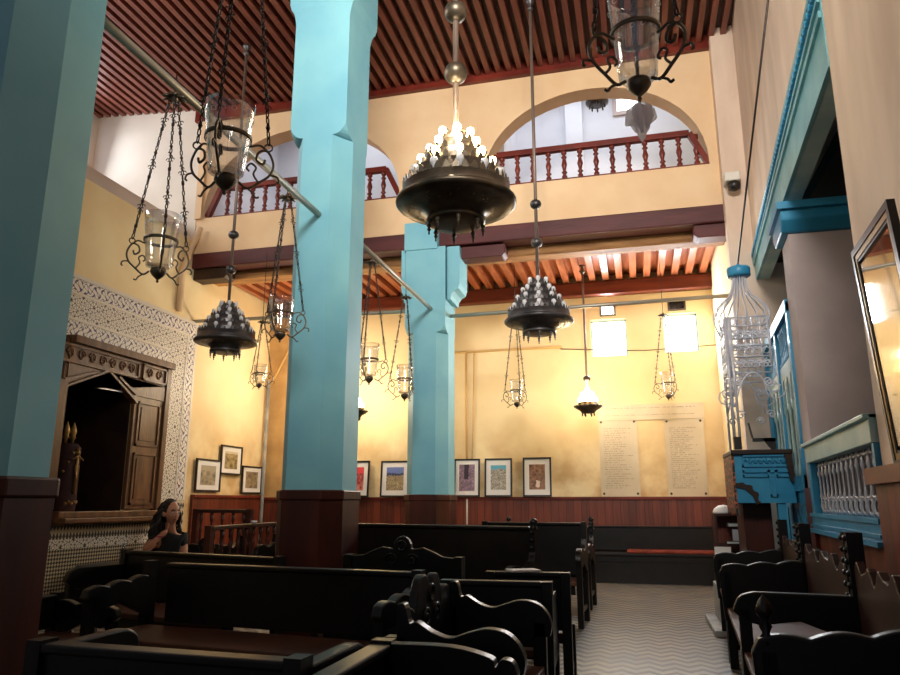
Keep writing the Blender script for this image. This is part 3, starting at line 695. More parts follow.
# opened left leaf standing out from the wall
a0 = Vector((LW+.06, niche[0]+.03, 0)); 
d = MB(); d.box(LW+.08, LW+.12, niche[0]-.42, niche[0]+.05, oz0+.02, dz1); o = d.build('door', M['ark'], t, world=True, bevel=.006)
p_ = MB(); p_.box(LW+.12, LW+.14, niche[0]-.36, niche[0]-.01, 1.25, 1.9); p_.box(LW+.12, LW+.14, niche[0]-.36, niche[0]-.01, 2.0, dz1-.08); p_.build('door_panel', M['ark'], o, world=True)
s = MB(); s.prism([(ay0, 1.0), (ay1, 1.0), (ay1, 1.06), (ay0, 1.06)], fL, 0, .3); s.prism([(ay0, 1.06), (ay1-.03, 1.06), (ay1-.03, oz0), (ay0, oz0)], fL, 0, .2)
s.build('sill', M['ark'], t, world=True, bevel=.01)
MB().bar((LW+.02, niche[0], dz1-.02), (LW+.02, NY1, dz1+.02), .02, .02).build('curtain_rail', M['silver'], t, world=True)
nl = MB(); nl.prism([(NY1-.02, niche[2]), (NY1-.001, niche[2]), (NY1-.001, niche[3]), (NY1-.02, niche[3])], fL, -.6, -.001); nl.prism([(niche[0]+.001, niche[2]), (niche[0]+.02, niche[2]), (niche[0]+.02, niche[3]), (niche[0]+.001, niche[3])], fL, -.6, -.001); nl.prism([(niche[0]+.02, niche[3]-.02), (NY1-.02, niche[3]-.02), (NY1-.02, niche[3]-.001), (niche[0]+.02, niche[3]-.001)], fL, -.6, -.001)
nl.build('niche_shade_lining', M['arkdark'], t, world=True)  # dark lining added inside the niche, its colour standing in for shade
# the mantled scrolls and ornament in the niche
def scroll(label, y, x, m, h, orn=True):
    t = thing('torah_scroll', label, 'scroll', (x, y, niche[2]))
    MB().lathe([(.0, 0), (.15, 0), (.16, .1), (.15, h*.62), (.11, h*.66), (.0, h*.66)], (0, 0, 0), 16, flat=1.1).build('mantle', m, t)
    for s_ in (-.06, .06): MB().lathe([(.02, 0), (.02, .06), (.04, .08), (.03, .12), (.045, .16), (.03, .22), (.0, .3)], (0, s_, h*.66), 8).build('finial', M['gold'], t)
    if orn:
        o_ = MB(); xx = .16
        o_.tube([(xx, 0, h*.62), (xx+.01, 0, h*.18)], .02, 6); o_.tube([(xx+.01, -.1, h*.5), (xx+.02, 0, h*.54), (xx+.01, .1, h*.5)], .012, 6)
        o_.tube([(xx, -.03, h*.45), (xx+.02, 0, h*.3), (xx, .03, h*.45)], .018, 6); o_.ball((xx, 0, h*.57), .035, 8, 6)
        for k in range(6): o_.ball((xx*math.cos(.25*k-.6), xx*1.05*math.sin(.25*k-.6), .12+.02*(k % 2)), .022, 6, 4)
        for k in range(4): o_.ball((xx*math.cos(.3*k-1.3), xx*1.05*math.sin(.3*k-1.3), h*.3+.12*k), .02, 6, 4)
        o_.build('ornament', M['gold'], t)
    return t
sy = PL_(84, 480)[0]
scroll('dark mantled scroll with gilt ornament standing in the open ark niche', sy-.05, LW-.26, mat_noise('dark_velvet', lin(44,26,28), lin(66,38,38), 6, .9, .1), 1.35)
scroll('brown mantled scroll behind the ornamented one in the ark niche', sy-.28, LW-.52, mat_noise('brown_brocade', lin(120,82,50), lin(160,116,74), 8, .7, .15), 1.5, False)

# ================================================================== frames
PICS = {
 'a': mat_picture('sepia_view_of_arches', [(.3, lin(60,50,42)), (.8, lin(190,176,150))], (lin(170,160,140), .85), scale=4),
 'b': mat_picture('sepia_view_of_ruin', [(.3, lin(70,56,36)), (.8, lin(186,166,116))], (lin(206,196,168), 1.0), scale=6),
 'c': mat_picture('sepia_view_of_people', [(.25, lin(46,38,32)), (.8, lin(176,156,124))], None, scale=5),
 'd': mat_picture('red_robed_view', [(.3, lin(60,20,24)), (.55, lin(170,70,70)), (.85, lin(220,170,160))], (lin(214,70,80), .85), scale=5),
 'e': mat_picture('hill_town_view', [(.3, lin(70,60,44)), (.8, lin(200,180,140))], (lin(110,130,190), .82), scale=16, box=(.0, 1.0, .64, .74, lin(66,72,104))),
 'f': mat_picture('purple_doorway_view', [(.3, lin(60,44,60)), (.8, lin(170,140,160))], None, scale=12, box=(.32, .6, .45, 1.0, lin(50,34,52))),
 'g': mat_picture('white_town_view', [(.3, lin(40,36,34)), (.8, lin(206,200,186))], (lin(90,170,200), .98), scale=16),
 'h': mat_picture('brown_interior_view', [(.3, lin(70,44,30)), (.8, lin(170,124,92))], None, scale=6, box=(.4, .68, .12, .34, lin(226,206,190))),
}
def framed(label, fn, a0, a1, z0, z1, pic, w0, mount=.22, top=.2, group=None, tilt=0.0, d=.03):
    """frame hung on a wall: fn maps (a, z, out)"""
    cen = fn((a0+a1)/2, z0, w0)
    t = thing('framed_photograph', label, 'picture', cen, 0, group)
    def fn2(a, b, w): return fn(a, b, w0+w+tilt*(b-z0))
    e = .028
    m_ = MB()
    for q in ((a0, a1, z0, z0+e), (a0, a1, z1-e, z1), (a0, a0+e, z0+e, z1-e), (a1-e, a1, z0+e, z1-e)): m_.prism([(q[0], q[2]), (q[1], q[2]), (q[1], q[3]), (q[0], q[3])], fn2, 0, d)
    m_.build('frame', M['black'], t, world=True)
    MB().prism([(a0+e, z0+e), (a1-e, z0+e), (a1-e, z1-e), (a0+e, z1-e)], fn2, 0, d*.4).build('mount', M['mat'], t, world=True)
    mw, mz = (a1-a0)*mount, (z1-z0)*top
    MB().prism([(a0+mw, z0+mz), (a1-mw, z0+mz), (a1-mw, z1-mz), (a0+mw, z1-mz)], fn2, d*.4, d*.45).build('print', PICS[pic], t, world=True)
    return t
fB = lambda a, b, w: (a, YB-w, b)
def fb(label, x0, y0, x1, y1, pic, lean=True, mount=.22, top=.18):
    q, r = at(x0, y0, Y=YB-.11), at(x1, y1, Y=YB-.11)
    return framed(label, fB, q.x, r.x, 1.348, q.z, pic, .12, mount, top, tilt=-.08)
fb('framed photograph with red figures, half hidden by the middle column', 345, 461, 368.5, 499, 'd')
fb('framed photograph of a hill town under blue sky, left of the far blue column', 381, 461, 409, 499, 'e', mount=.2)
fb('framed photograph of a purple stone doorway, just right of the far blue column', 454, 459, 480, 498, 'f', mount=.2, top=.15)
fb('framed photograph of a white town with a blue-green sky, second right of the far column', 484.5, 458.5, 512.5, 498, 'g')
fb('framed photograph of a brown interior, rightmost of the row on the back panelling', 522.5, 457.5, 552, 497.5, 'h')
def fl(label, pts, pic, mount=.2, top=.2):
    (x0, y0), (x1, y1) = pts
    a, z1 = PL_(x0, y0); b, z0 = PL_(x1, y1)
    return framed(label, fL, a, b, z0, z1, pic, .03, mount, top)
fl('small sepia framed picture of arches on the yellow left wall, nearest the tiles', ((194.5, 458), (217, 492)), 'a')
fl('small sepia framed picture hung highest of the three on the left wall', ((219.5, 444.5), (238.5, 475.5)), 'b')
fl('small sepia framed picture nearest the corner pipe on the left wall', ((240.5, 465.5), (258.5, 494)), 'c')
# big glazed frame on the near right pier
t = thing('glazed_picture', 'large dark and gilt frame with reflecting glass on the near right pier', 'picture', (rw(4.5), 4.5, 1.5))
g0, g1, gz0, gz1 = 3.36, 4.10, 1.42, 2.56
def fRt(a, b, w): return (rw(a)-.045-w-.062*(b-gz0), a, b)
for nm, mm, ins, wd, dp in (('outer_frame', M['black'], 0, .035, .035), ('gilt_slip', M['gold'], .035, .03, .03), ('inner_slip', M['black'], .065, .015, .026)):
    f = MB(); a0, a1, z0, z1 = g0+ins, g1-ins, gz0+ins, gz1-ins
    for q in ((a0, a1, z0, z0+wd), (a0, a1, z1-wd, z1), (a0, a0+wd, z0+wd, z1-wd), (a1-wd, a1, z0+wd, z1-wd)): f.prism([(q[0], q[2]), (q[1], q[2]), (q[1], q[3]), (q[0], q[3])], fRt, 0, dp)
    f.build(nm, mm, t, world=True)
a0, a1, z0, z1 = g0+.1, g1-.1, gz0+.1, gz1-.1
MB().prism([(a0, z0), (a1, z0), (a1, z1), (a0, z1)], fRt, .0, .012).build('backing', mat_plain('aged_backing', lin(196,168,140), .7), t, world=True)
MB().prism([(a0, z0), (a1, z0), (a1, z1), (a0, z1)], fRt, .02, .023).build('glazing', mat_glass('picture_glass', base=.3), t, world=True)

# ================================================================== marble plaques
def plaque(label, x0, y0, x1, y1, rows, header=False):
    q, r = at(x0, y0, Y=YB-.02), at(x1, y1, Y=YB-.02); zb = r.z
    t = thing('memorial_plaque', label, 'plaque', ((q.x+r.x)/2, YB, zb))
    dp = .012 if header else 0
    k = MB(); k.box(q.x, r.x, YB-.025-dp, YB-.001, zb-(.03 if header else 0), q.z); k.mi = 1; rnd = random.Random(int(x0)); W = r.x-q.x; Hh = q.z-zb
    for i in range(rows):
        z = q.z-Hh*(.16 if not header else .3)-(Hh*(.74 if not header else .5))*i/max(1, rows-1); x = q.x+W*(.12 if not header else .06)
        end = q.x+W*rnd.uniform(.5, .85 if not header else .95) if not header else q.x+W*.92
        while x < end:
            w = rnd.uniform(.004, .012); h = rnd.uniform(.008, .016)
            if rnd.random() < .85: k.box(x, x+w, YB-.0265-dp, YB-.0245-dp, z, z+h)
            x += w+rnd.uniform(.003, .006)+(.014 if rnd.random() < .14 else 0)
    k.build('slab', [M['plaque'], M['ink']], t, world=True)
    if not header:
        for sx in (.07, .93):
            for sz in (.035, .93): MB().lathe([(.0, 0), (.02, 0), (.02, .003), (.008, .012), (0, .014)], (0, 0, 0), 10).build('bolt', M['bronze'], t).matrix_local = Matrix.Translation((q.x+W*sx-t.location.x, -.025, Hh*sz))@Matrix.Rotation(PI/2, 4, 'X')
    return t
plaque('pale marble memorial plaque with lettering, left of the two on the back wall', 598, 417, 641, 496.5, 27)
plaque('pale marble memorial plaque with lettering, right of the two on the back wall', 663.5, 416, 709, 496.5, 32)
plaque('long pale marble heading slab joining the two plaques on the back wall', 598, 405.5, 704, 416.5, 2, True)

# ================================================================== right opening: railing panel
pts = [rz(806.5, 446), rz(880, 412), rz(895, 545), rz(822, 533)]
ya, yb = PL+.02, JA0+.1; ztp, zbt = 1.76, 1.0
t = thing('railing_panel', 'teal framed railing of silver turned spindles in the right wall opening', 'railing', (rw((ya+yb)/2), (ya+yb)/2, zbt))
f = MB()
f.prism([(ya, ztp-.17), (yb, ztp-.17), (yb, ztp), (ya, ztp)], fR, -.04, .14)
f.prism([(ya, ztp-.03), (yb, ztp-.03), (yb, ztp), (ya, ztp)], fR, -.07, .16)
f.build('top_rail', M['palewood'], t, world=True, bevel=.006)
f = MB(); f.prism([(ya, zbt), (yb, zbt), (yb, zbt+.15), (ya, zbt+.15)], fR, -.04, .1); f.prism([(ya, zbt+.0), (yb, zbt+.0), (yb, zbt+.03), (ya, zbt+.03)], fR, -.075, .1); f.prism([(ya, zbt+.05), (yb, zbt+.05), (yb, zbt+.07), (ya, zbt+.07)], fR, -.055, .1)
f.prism([(ya, zbt+.13), (yb, zbt+.13), (yb, zbt+.16), (ya, zbt+.16)], fR, -.055, .1)
f.build('bottom_rail', M['tealwood'], t, world=True)
for y0, y1 in ((yb-.14, yb), (ya, ya+.05)): MB().prism([(y0, zbt+.15), (y1, zbt+.15), (y1, ztp-.17), (y0, ztp-.17)], fR, -.03, .1).build('stile', M['tealwood'], t, world=True)

s0, s1 = zbt+.16, ztp-.18; n = 14; pitch = (yb-.2-ya-.1)/(n-1)
for i in range(n):
    y = ya+.1+i*pitch; x = rw(y)+.03
    m = MB(); h = s1-s0
    m.lathe([(.010, 0), (.012, .03), (.02, .06), (.012, .1), (.012, .12), (.018, .14), (.010, .17), (.010, .30), (.02, .33), (.011, .36), (.01, .40)], (x, y, s0), 8)
    P = [(x, y, s0+.38), (x, y-.01, s0+.41), (x, y-pitch*.35, s1-.03), (x, y-pitch*.5, s1)]; m.tube(P, .009, 5)
    P = [(x, y, s0+.38), (x, y+.01, s0+.41), (x, y+pitch*.35, s1-.03), (x, y+pitch*.5, s1)]; m.tube(P, .009, 5)
    m.build('spindle', M['silver'], t, world=True)
m = MB()
for i in range(n-1):
    y = ya+.1+(i+.5)*pitch; x = rw(y)+.03
    P = []
    for k in range(17): a = k*2*PI/16; P.append((x, y+pitch*.3*math.sin(a), s0+.06+.05*math.cos(a)))
    m.tube(P, .007, 5); m.ball((x, y, s0+.12), .014, 7, 5); m.ball((x, y, s0+.02), .014, 7, 5); m.tube([(x, y-pitch/2, s0+.135), (x, y, s0+.11), (x, y+pitch/2, s0+.135)], .006, 5)
m.build('scroll_work', M['silver'], t, world=True)

# ================================================================== teal screen beyond the pier
t = thing('teal_screen', 'tall teal painted screen of arches and slats beyond the grey pier', 'screen', (rw(8.6), 8.6, 0))
sa, sb = JA1, YE-.05
f = MB()
for y0, y1 in ((sa, sa+.12), (8.55, 8.67), (sb-.12, sb)): f.prism([(y0, .25), (y1, .25), (y1, 3.2), (y0, 3.2)], fR, -.02, .08)
for z0, z1 in ((.25, .4), (1.36, 1.5), (3.1, 3.22)): f.prism([(sa, z0), (sb, z0), (sb, z1), (sa, z1)], fR, -.03, .09)
f.build('frame', M['tealwood'], t, world=True)
# lower panel with slots
holes = [(sa+.2+i*.26, sa+.2+i*.26+.11, .6, 1.2) for i in range(8) if sa+.2+i*.26+.11 < sb-.15]
holes_wall(MB(), sa+.12, sb-.12, .4, 1.36, holes, fR, 0, .05).build('slotted_panel', M['tealwood'], t, world=True)
# arched middle
aw = .3; m = MB(); y = sa+.14
while y+aw < sb-.1:
    cv = [(y+.04, 2.28)]+[(y+.04+(aw-.08)*(1-math.cos(PI*k/10))/2, 2.28+.26*math.sin(PI*k/10)**.8) for k in range(1, 10)]+[(y+aw-.04, 2.28)]
    cv = [(y, 2.28)]+cv+[(y+aw, 2.28)]
    m.strip(cv, [(a, 2.68) for a, b in cv], fR, 0, .05)
    m.lathe([(.03, 0), (.03, .1), (.018, .14), (.018, .68), (.03, .72), (.03, .8)], (rw(y)+.025, y, 1.49), 8)
    y += aw
m.build('arch_panel', M['palewood'], t, world=True)
y = sa+.16
while y < sb-.1:
    m = MB(); m.lathe([(.02, 0), (.03, .05), (.016, .1), (.022, .22), (.016, .34), (.03, .38), (.02, .44)], (rw(y)+.03, y, 2.66), 8); m.build('slat', M['tealwood'], t, world=True); y += .115

# ================================================================== reading platform with iron canopy
py_ = 8.15
fl_ = at(734, 470, Y=py_).x; fr_ = rw(py_)
zt_, zb_ = at(735, 452, Y=py_).z, at(760, 503, Y=py_).z
t = thing('reading_platform', 'teal painted reading platform jutting from the right wall under an iron canopy', 'pulpit', (fr_, py_+.5, zb_))
pd_ = .75
MB().box(fl_+.01, fr_-.02, py_, py_+pd_, zb_, zt_-.03).build('body', M['tealwood'], t, world=True)
f = MB(); cw = fr_-fl_
def fp(a, b, w): return (fl_+a*cw, py_-w, zb_+b*(zt_-zb_))
def rect(mb, a0, a1, b0, b1, w, e=.025):
    for q in ((a0, a1, b0, b0+.05), (a0, a1, b1-.05, b1), (a0, a0+e, b0, b1), (a1-e, a1, b0, b1)): mb.prism([(q[0], q[2]), (q[1], q[2]), (q[1], q[3]), (q[0], q[3])], fp, 0, w)
rect(f, .56, .68, .12, .64, .02); rect(f, .14, .56, .5, .64, .02); rect(f, .68, .93, .5, .64, .02); rect(f, .14, .93, .7, .95, .02); 
P = [fp(.2+.7*k/40, .82+.05*math.sin(k*1.2), .01) for k in range(41)]; f.tube(P, .012, 5)
f.build('panel_moulding', M['tealwood'], t, world=True)
MB().box(fl_-.02, fr_-.02, py_-.04, py_+pd_, zt_-.03, zt_+.02).build('rim', M['arkdark'], t, world=True, bevel=.01)
# carved painted side panel hanging below the deck on the left
m = MB(); n_ = 14
low = [(py_+pd_*k/n_, zb_-.12+(.035 if k % 2 else -.01)) for k in range(n_+1)]
m.strip(low, [(a, zt_-.03) for a, b in low], fX, fl_-.015, fl_+.008)
m.build('carved_side', mat_noise('painted_carving', lin(26,20,20), lin(196,104,66), 26, .5, .2, lo=.5, hi=.6), t, world=True)
m = MB()
pts = [(fl_+.0, zb_+.2)]+[(fl_+.05+.17*math.sin(a)+(.012 if k % 4 < 2 else -.008), zb_+.0+.2*math.cos(a)+(.008 if k % 4 < 2 else 0)) for k, a in enumerate([PI/2*j/12 for j in range(13)])]+[(fl_+.19, zb_-.02), (fl_+.16, zb_+.07), (fl_+.09, zb_+.14), (fl_+.0, zb_+.16)]
m.prism(pts, lambda a, b, w: (a, w, b), py_-.02, py_+.02); m.build('bracket', M['arkdark'], t, world=True)
m = MB(); m.prism([(fr_-.1, zt_-.03), (fr_-.03, zt_-.03), (fr_-.02, zb_+.22), (fr_-.045, zb_+.2), (fr_-.07, zt_-.28)], lambda a, b, w: (a, w, b), py_-.05, py_-.02); m.build('bracket', M['arkdark'], t, world=True)
MB().box(fr_-.2, fr_-.12, py_+.02, py_+.1, 0, zb_).build('post', M['tealwood'], t, world=True)
# arm bracket on the back corner (dark bookrest)
q = at(762, 438, Y=py_+.55)
m = MB(); m.box(q.x-.1, q.x+.14, q.y, q.y+.03, q.z-.04, q.z+.0); m.bar((q.x-.1, q.y, q.z), (q.x-.13, q.y, q.z+.17), .03, .02); m.prism([(q.x, q.z), (q.x+.14, q.z), (q.x+.14, zt_), (q.x+.06, zt_), (q.x+.08, q.z-.12)], lambda a, b, w: (a, w, b), q.y, q.y+.03); m.build('book_rest', M['black'], t, world=True)
# canopy
cx0, cx1 = fl_+.04, fr_-.0+.02
cx1 = at(768, 330, Y=py_+.05).x
cy0, cy1 = py_+.03, py_+pd_-.05
cz0, cz1 = zt_+.03, at(760, 316, Y=cy0).z
ctr = Vector(((cx0+cx1)/2, (cy0+cy1)/2, 0)); capz = at(738, 272, Y=ctr.y).z; ctr.x = at(738.5, 272, Y=ctr.y).x
for (x, y) in ((cx0, cy0), (cx0+.05, cy0), (cx0, cy0+.05), (cx0+.025, cy1), (cx1, cy0)):
    MB().tube([(x, y, cz0 if x < cx0+.1 else cz0+.9), (x, y, cz1)], .014, 7).build('pole', M['silver'], t, world=True)
MB().box(cx0-.015, cx0+.06, cy0-.015, cy0+.06, cz0, cz0+.13).build('pole_base', M['black'], t, world=True)
def spiral(mb, c, U, V, r, turns=1.4, s=1, ph=0, th=.008):
    P = []
    for k in range(15):
        a = ph+s*turns*2*PI*k/14; rr = r*(1-.8*k/14); P.append(Vector(c)+U*(rr*math.cos(a))+V*(rr*math.sin(a)))
    mb.tube(P, th, 4)
Zv = Vector((0, 0, 1))
def grille(p0, p1, z0, z1, arch=True):
    m = MB(); U = Vector((p1[0]-p0[0], p1[1]-p0[1], 0)); L_ = U.length; U.normalize(); b0 = Vector((p0[0], p0[1], 0))
    za = z0+.0
    rows = [z1, z1-.1, z1-.32, z1-.44, z1-.62]
    for z in rows: m.tube([b0+Zv*z, b0+U*L_+Zv*z], .009, 5)
    n_ = 5
    for k in range(n_+1):
        x = L_*k/n_; m.tube([b0+U*x+Zv*z1, b0+U*x+Zv*rows[-1]], .006, 4)
    for k in range(n_):
        x = L_*(k+.5)/n_; w = L_/n_*.45
        for (zc_, r) in ((z1-.21, .075), (z1-.53, .07)):
            spiral(m, b0+U*(x-w*.45)+Zv*zc_, U, Zv, r*.7, 1.3, 1, 0); spiral(m, b0+U*(x+w*.45)+Zv*zc_, U, Zv, r*.7, 1.3, -1, PI)
            spiral(m, b0+U*x+Zv*(zc_+.03), U, Zv, r*.5, 1.2, 1, PI/2)
        for zc_ in (z1-.05, z1-.38): m.ring(b0+U*x+Zv*zc_, .036, .006, 10, 'y' if abs(U.x) > .5 else 'x', 4)
    # arch of scrolls below
    P = [b0+U*(L_*k/16)+Zv*(rows[-1]-.36*(abs(2*k/16-1)**2.2)) for k in range(17)]; m.tube(P, .009, 5)
    for k in (0, 1, 2, 14, 15, 16):
        q_ = P[k]; top = rows[-1]; mid = q_+(Zv*((top-q_.z)/2)); spiral(m, mid, U, Zv, max(.03, (top-q_.z)*.33), 1.4, 1 if k < 8 else -1, 0)
    spiral(m, b0+U*.05+Zv*(rows[-1]-.45), U, Zv, .05, 1.3, 1, 0); spiral(m, b0+U*(L_-.05)+Zv*(rows[-1]-.45), U, Zv, .05, 1.3, -1, PI)
    m.build('scroll_grille', M['silver'], t, world=True)
grille((cx0+.03, cy0), (cx1, cy0), cz0, cz1); grille((cx0+.03, cy1), (cx1, cy1), cz0, cz1); grille((cx0+.02, cy0), (cx0+.02, cy1), cz0, cz1)
for k in range(16):
    a = 2*PI*k/16; ex, ey = math.cos(a), math.sin(a); sx, sy_ = (cx1-cx0)/2+.03, (cy1-cy0)/2
    ccx, ccy = (cx0+cx1)/2, (cy0+cy1)/2
    P = []
    for r, h in ((1.0, -.12), (1.16, .0), (1.22, .1), (1.12, .2), (.8, .3), (.5, .38), (.34, .5), (.27, .62), (.25, .72)):
        mx_ = max(0, min(1, (h+.12)/.84)); P.append((ccx+(ctr.x-ccx)*mx_+ex*sx*r, ccy+ey*sy_*r*(1-.45*mx_), cz1+h*(capz-cz1)/.72))
    MB().tube(P, .0075, 5).build('rib', M['silver'], t, world=True)
MB().lathe([(.12, -.06), (.13, -.05), (.13, .03), (.12, .05), (.03, .05), (.02, .09), (0, .1)], (ctr.x, ctr.y, capz), 18).build('cap', M['tealwood'], t, world=True)
conduit('thin dark suspension cable from high on the right wall to the iron canopy', [(ctr.x, ctr.y, capz+.1), tuple(at_rw(769, -8, -.06))], .011, 'iron', 'suspension_cable', 'cable')
# floodlight by the arch
q = at(732, 183, Y=YE-.15)
t = thing('floodlight', 'small white floodlight with a dark lens on the wall by the right arch', 'lamp', (q.x, q.y, q.z))
MB().box(-.1, .1, -.1, .12, .0, .13).build('housing', M['plastic'], t, bevel=.02)
MB().lathe([(.02, -.13), (.08, -.1), (.09, -.02), (.07, 0)], (.02, -.02, 0), 14).build('lens', M['black'], t)
MB().box(.0, .12, .05, .16, .02, .1).build('arm', M['bronze'], t)
# ================================================================== hanging oil lamps
def fwd(px, py, d): return EYE+ray(px, py)*(d/FPX)
def scroll_path(fn, pts, n=6):
    """smooth path through 2-D control points (Catmull-Rom)"""
    P = [pts[0]]+pts+[pts[-1]]; out = []
    for i in range(1, len(P)-2):
        for k in range(n):
            u = k/n; p0, p1, p2, p3 = P[i-1], P[i], P[i+1], P[i+2]
            out.append(tuple(.5*((2*p1[j])+(-p0[j]+p2[j])*u+(2*p0[j]-5*p1[j]+4*p2[j]-p3[j])*u*u+(-p0[j]+3*p1[j]-3*p2[j]+p3[j])*u**3) for j in (0, 1)))
    out.append(pts[-1]); return [fn(*q) for q in out]
def chain(mb, a, b, link=.034, r=.0045, fancy=True):
    a, b = Vector(a), Vector(b); L_ = (b-a).length; t = (b-a)/L_; n = max(3, int(L_/link))
    u = t.orthogonal().normalized(); w = t.cross(u)
    for i in range(n):
        c = a+t*(L_*(i+.5)/n); s = u if i % 2 else w; h = L_/n*.62; P = []
        for k in range(6):
            an = 2*PI*k/6; P.append(c+t*(h*math.cos(an))+s*(link*.24*math.sin(an)))
        mb.tube(P, r, 4, closed=True)
        if fancy and i % 5 == 2: mb.ball(c, link*.34, 6, 4)
        if fancy and i % 9 in (5, 6):
            for sg in (-1, 1):
                Q = [c+s*(sg*link*.2)]
                for k in range(7): an = k*.8; Q.append(c+s*(sg*link*(.5+.3*math.cos(an)))+t*(link*.35*math.sin(an)))
                mb.tube(Q[1:], r*.8, 4)
ROD = 4.05
def oil_lamp(label, base, star_h, ceil_z, s=1.0, rot=0.0, gh=.34, fancy=True, drop=False, thick=1.0, simple=False, arm_n=3):
    if star_h < 0: star_h = ceil_z+star_h-base[2]; base = Vector((-2.85, base[1], base[2]))
    t = thing('hanging_oil_lamp', label, 'oil lamp', base, rot, 'glass oil lamps')
    g = MB(); rb, rt = .078*s, .112*s; h = gh*s; z0 = .05*s
    n = 8
    g.lathe([(rb*.95, z0)]+[(rb+(rt-rb)*k/n, z0+h*k/n) for k in range(n+1)]+[(rt-.004*s, z0+h)]+[(rb-.006*s+(rt-rb)*k/n, z0+h*k/n+.008*s) for k in range(n-1, -1, -1)]+[(0.0001, z0+.015*s)], (0, 0, 0), 28)
    gl = g.build('glass_cup', M['glass'], t)
    e = MB()
    for k in range(14):
        a = 2*PI*k/14; r = rb+(rt-rb)*.8; e.ring((r*math.cos(a), r*math.sin(a), z0+h*.8), .011*s, .0012*s, 8, 'x' if abs(math.cos(a)) > .7 else 'y', 4)
    e.build('etching', M['bulbglass'], gl)
    zr_ = z0+h*.5; rr = rb+(rt-rb)*.5+.004*s
    b = MB(); b.lathe([(rr, zr_-.010*s), (rr+.005*s, zr_-.010*s), (rr+.006*s, zr_+.010*s), (rr, zr_+.010*s), (rr, zr_-.010*s)], (0, 0, 0), 28, caps=False); b.build('band', M['bronze'], t)
    c = MB(); c.lathe([(0.0001, -.06*s), (.010*s, -.05*s), (.005*s, -.04*s), (.016*s, -.03*s), (.035*s, -.012*s), (.05*s, .012*s), (.045*s, .034*s), (0.0001, .05*s)], (0, 0, 0), 16); c.build('base_cup', M['bronze'], t)
    for k in range(arm_n):
        a = 2*PI*k/arm_n+.35; ca, sa_ = math.cos(a), math.sin(a)
        fn = lambda r, z: (r*ca*s, r*sa_*s, z*s)
        m = MB(); w = .0062*s*thick
        m.tube(scroll_path(fn, [(.06, .02), (.10, .0), (.15, .04), (.20, .09), (.215, .15), (.185, .205), (.145, .19), (.135, .15), (.165, .135), (.175, .16)]), w, 5)
        m.tube(scroll_path(fn, [(.15, .04), (.125, .075), (.135, .11), (.11, .125), (.092, .10), (.105, .085)]), w*.8, 5)
        m.tube(scroll_path(fn, [(.20, .09), (.235, .09), (.245, .07), (.235, .06)]), w*.8, 5)
        m.tube(scroll_path(fn, [(.10, .0), (.125, -.015), (.14, -.035), (.155, -.03)]), w*.8, 5)
        m.tube(scroll_path(fn, [(.185, .205), (.15, .225), (.11, .21), (.098, .21)]), w*.9, 5)
        m.ring(fn(.188, .225), .018*s, w*.7, 10, 'x' if abs(sa_) > .7 else 'y', 4)
        m.build('scroll_arm', M['bronze'], t)
        m = MB(); top = (.03*ca*s, .03*sa_*s, star_h)
        chain(m, fn(.188, .24), top, .034*s, .0042*s*thick, fancy); m.build('chain', M['iron'], t)
    m = MB()
    for k in range(8):
        a = 2*PI*k/8; m.tube([(0, 0, star_h+.01), (.05*s*math.cos(a), .05*s*math.sin(a), star_h+.012), (.085*s*math.cos(a), .085*s*math.sin(a), star_h-.002)], [.012*s, .014*s, .004*s], 5)
    m.lathe([(.0001, -.03*s), (.02*s, -.02*s), (.03*s, .01*s), (.012*s, .05*s), (.0001, .06*s)], (0, 0, star_h), 10); m.build('star_canopy', M['bronze'], t)
    L_ = ceil_z-base[2]
    if L_ > star_h+.1: MB().tube([(0, 0, star_h+.03), (0, 0, L_)], .005*max(s, .8), 5).build('hanging_wire', M['iron'], t)
    if drop:
        d = MB(); n = 6; fs = .75
        for k in range(n):
            a = 2*PI*k/n; P = [(.01*math.cos(a), .01*math.sin(a), -.07), (.034*math.cos(a), .034*math.sin(a), -.1), (.042*math.cos(a), .042*math.sin(a), -.14+.02*(k % 2)), (.02*math.cos(a+.5), .02*math.sin(a+.5), -.19+.02*(k % 3))]
            d.tube(P, [.01, .02, .018, .006], 7)
        d.lathe([(.0001, -.22), (.012, -.2), (.03, -.14), (.03, -.1), (.014, -.07), (.0001, -.06)], (0, 0, 0), 10)
        d.build('glass_flower_drop', M['flower'], t)
    return t
oil_lamp('large clear glass oil lamp on scrolled iron arms, beside the top of the middle column', fwd(225, 183, 3.2), 1.75, TOP, 1.0, .5, .33)
oil_lamp('large glass oil lamp cut off by the top edge, with a frosted glass flower below', fwd(639, 88, 2.65), 1.55, TOP, .9, 1.2, .40, drop=True, thick=1.25)
oil_lamp('glass oil lamp on long beaded chains in front of the upper left white wall', at(158, 274, X=-2.85), -.18, ROD, 1.0, .9, .34)
oil_lamp('glass oil lamp hanging close to the left edge of the middle blue column', at(280, 336, X=-2.85), -.2, ROD, .98, .3, .30)
oil_lamp('glass oil lamp seen just right of the middle column, its star against the orange ceiling', at(369, 380, X=-2.85), -.1, ROD, 1.0, .2, .36)
oil_lamp('glass oil lamp hanging in front of the far blue column', at(404.5, 397, X=-2.85), -.16, ROD, 1.0, 1.0, .36)
oil_lamp('glass oil lamp in front of the bare yellow back wall, behind the unlit dark chandelier', fwd(517, 405, 11.6), 1.55, 5.14, 1.05, .6, .34)
oil_lamp('glass oil lamp hanging in front of the right back window', fwd(668.5, 397, 11.4), 1.33, 5.14, 1.0, .8, .34)
oil_lamp('small glass oil lamp low in the far left corner below the left dark chandelier', fwd(259, 386, 11.0), 1.0, 5.14, .95, .4, .30)

